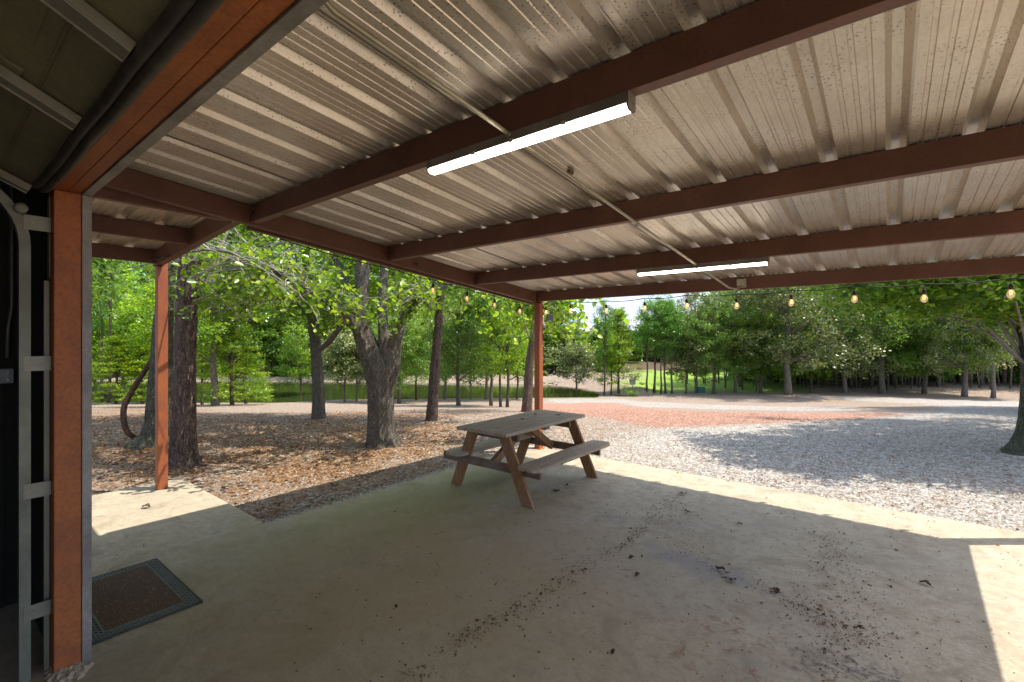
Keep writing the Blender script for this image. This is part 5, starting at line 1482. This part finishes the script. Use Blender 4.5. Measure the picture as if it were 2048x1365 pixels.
# debris on the slab: two trails of crumbled leaves, and a thin scatter
def on_floor(path, n, spread):
    Pp = []
    for px, row in path:
        r_ = P3(px, row, 1.0) - Vector((0, 0, CH)); k_ = CH / -r_.z; Pp.append((r_.x * k_, r_.y * k_))
    Pp = np.array(Pp); L = np.hypot(*np.diff(Pp, axis=0).T); c_ = np.concatenate([[0], np.cumsum(L)])
    tt = rg.uniform(0, c_[-1], n)
    # bunch the debris
    cl = rg.uniform(0, c_[-1], max(4, n // 22)); k2 = rg.uniform(0, 1, n) < 0.4
    tt = np.where(k2, cl[rg.integers(0, len(cl), n)] + rg.normal(0, 0.05, n), tt)
    sp_ = spread * (0.3 + vnoise(tt, tt * 0, 0.4, 8))
    return np.interp(tt, c_, Pp[:, 0]) + rg.normal(0, 1, n) * sp_, np.interp(tt, c_, Pp[:, 1]) + rg.normal(0, 1, n) * sp_
trails = [on_floor([(820, 1360), (930, 1270), (1080, 1200), (1170, 1130), (1250, 1090), (1330, 1010), (1370, 985)], 1300, 0.06),
          on_floor([(1640, 1060), (1690, 1150), (1680, 1250), (1640, 1340)], 900, 0.12),
          on_floor([(1560, 1190), (1680, 1260), (1800, 1290)], 420, 0.12),
          on_floor([(1380, 1000), (1330, 1060), (1440, 1150), (1560, 1190)], 420, 0.12),
          (rg.uniform(-3.2, 0.9, 2200), rg.uniform(1.2, 6.15, 2200)), (rg.uniform(-4.5, -2.6, 120), rg.uniform(2.2, 6.1, 120))]
x = np.concatenate([q[0] for q in trails]); y = np.concatenate([q[1] for q in trails]); n = len(x)
flakes('leaf_debris', 'dark crumbled leaves and bark bits scattered over the concrete', x, y, np.zeros(n), np.where(rg.uniform(0, 1, n) < 0.04, rg.uniform(0.018, 0.036, n), rg.uniform(0.004, 0.016, n)), rg.beta(1.2, 2.0, n), 'debris', 1.4, 0.6, True)
x = np.concatenate([rg.uniform(-4.4, 0.8, 90), rg.uniform(-6.8, -4.7, 26), rg.uniform(-4.5, -3.4, 40)]); y = np.concatenate([rg.uniform(1.5, 6.1, 90), rg.uniform(0.7, 2.0, 26), rg.uniform(2.2, 4.5, 40)]); n = len(x)
flakes('pine_needles', 'single pine needles and thin twigs lying on the concrete', x, y, np.zeros(n), rg.uniform(0.06, 0.16, n), rg.beta(1.2, 2, n), 'debris', 4.0, 0.035, False, 'pine needles')
def dead_leaf(px, row, size, label, seed):
    r_ = P3(px, row, 1.0) - Vector((0, 0, CH)); k_ = CH / -r_.z
    rn = random.Random(seed); mb = MB(); vs = []; fs = []; nn = 9
    for i in range(nn + 1):
        f = i / nn; w = math.sin(math.pi * min(1, f * 1.05 + .02)) ** 0.7 * 0.32 * (1 + 0.25 * math.sin(i * 2.4))
        for s in (-1, -0.5, 0, 0.5, 1):
            vs.append(((f - .5) * size, s * w * size, 0.004 + size * (0.16 * abs(s) ** 1.5 + 0.20 * math.sin(f * 3.1 + seed) ** 2 + rn.uniform(0, .03))))
    for i in range(nn):
        for j in range(4): fs.append((i * 5 + j, i * 5 + j + 1, i * 5 + j + 6, i * 5 + j + 5))
    mb.add(vs, fs, True); mb.tube([vs[2], (-0.62 * size, 0.03 * size, 0.006), (-0.75 * size, 0.0, 0.005)], 0.0016, 5)
    o = mb.build('dead_leaf', M['deadleaf']); o.location = (r_.x * k_, r_.y * k_, 0.0); o.rotation_euler = (0, 0, seed * 1.7)
    so = o.modifiers.new('thick', 'SOLIDIFY'); so.thickness = 0.0012
    tag(o, label, 'leaf', 'curled dead leaves on the concrete')
def table_leaf(x, y, a, label):
    mb = MB(); vs = [(math.cos(t_) * 0.03 * (1 + .3 * math.sin(3 * t_)), math.sin(t_) * 0.018, 0.004 + 0.008 * abs(math.sin(t_ * 1.5))) for t_ in np.linspace(0, 6.283, 13)[:-1]]
    mb.add([(0, 0, 0.003)] + vs, [(0, i + 1, (i + 1) % 12 + 1) for i in range(12)], True)
    o = mb.build('dead_leaf', M['debris']); o.location = (PX + x, PY + y, 0.742); o.rotation_euler = (0, 0, a)
    so = o.modifiers.new('thick', 'SOLIDIFY'); so.thickness = 0.001
    tag(o, label, 'leaf', 'dry leaves lying on the picnic table')
table_leaf(0.12, 0.55, 0.4, 'dark dry leaf near the far right corner of the table top')
table_leaf(-0.14, 0.42, 1.9, 'brown dry leaf in the middle of the far half of the table top')
table_leaf(-0.05, 0.02, 3.0, 'dry leaf beside a plank gap at the centre of the table top')
M['deadleaf'] = simple('curled dead leaf', (0.12, 0.075, 0.035), 0.8, var=0.4, scale=60)
for q in ((1113, 985, .11, 'largest curled leaf on the slab right of the near table leg'), (1134, 972, .07, 'small curled leaf under the right bench end'), (1262, 1118, .07, 'green brown leaf beside the long debris trail'),
          (1375, 1025, .06, 'greenish leaf close to the roof shadow edge'), (1440, 1142, .10, 'dark leaf on the bluish damp patch'), (1462, 1163, .07, 'brown leaf at the lower rim of the bluish damp patch'), (1275, 1152, .07, 'pale curled leaf right of the long debris trail'),
          (293, 1016, .12, 'orange brown leaf on the walkway slab at the shadow line'), (1553, 1187, .09, 'rusty leaf below the damp patch'), (1480, 1050, .06, 'thin dark leaf near the sunlit strip'), (1850, 1170, .09, 'long bark like leaf by the right edge of the roof shadow')):
    dead_leaf(q[0], q[1], q[2] * 0.75, q[3], seed=int(q[0] / 7))
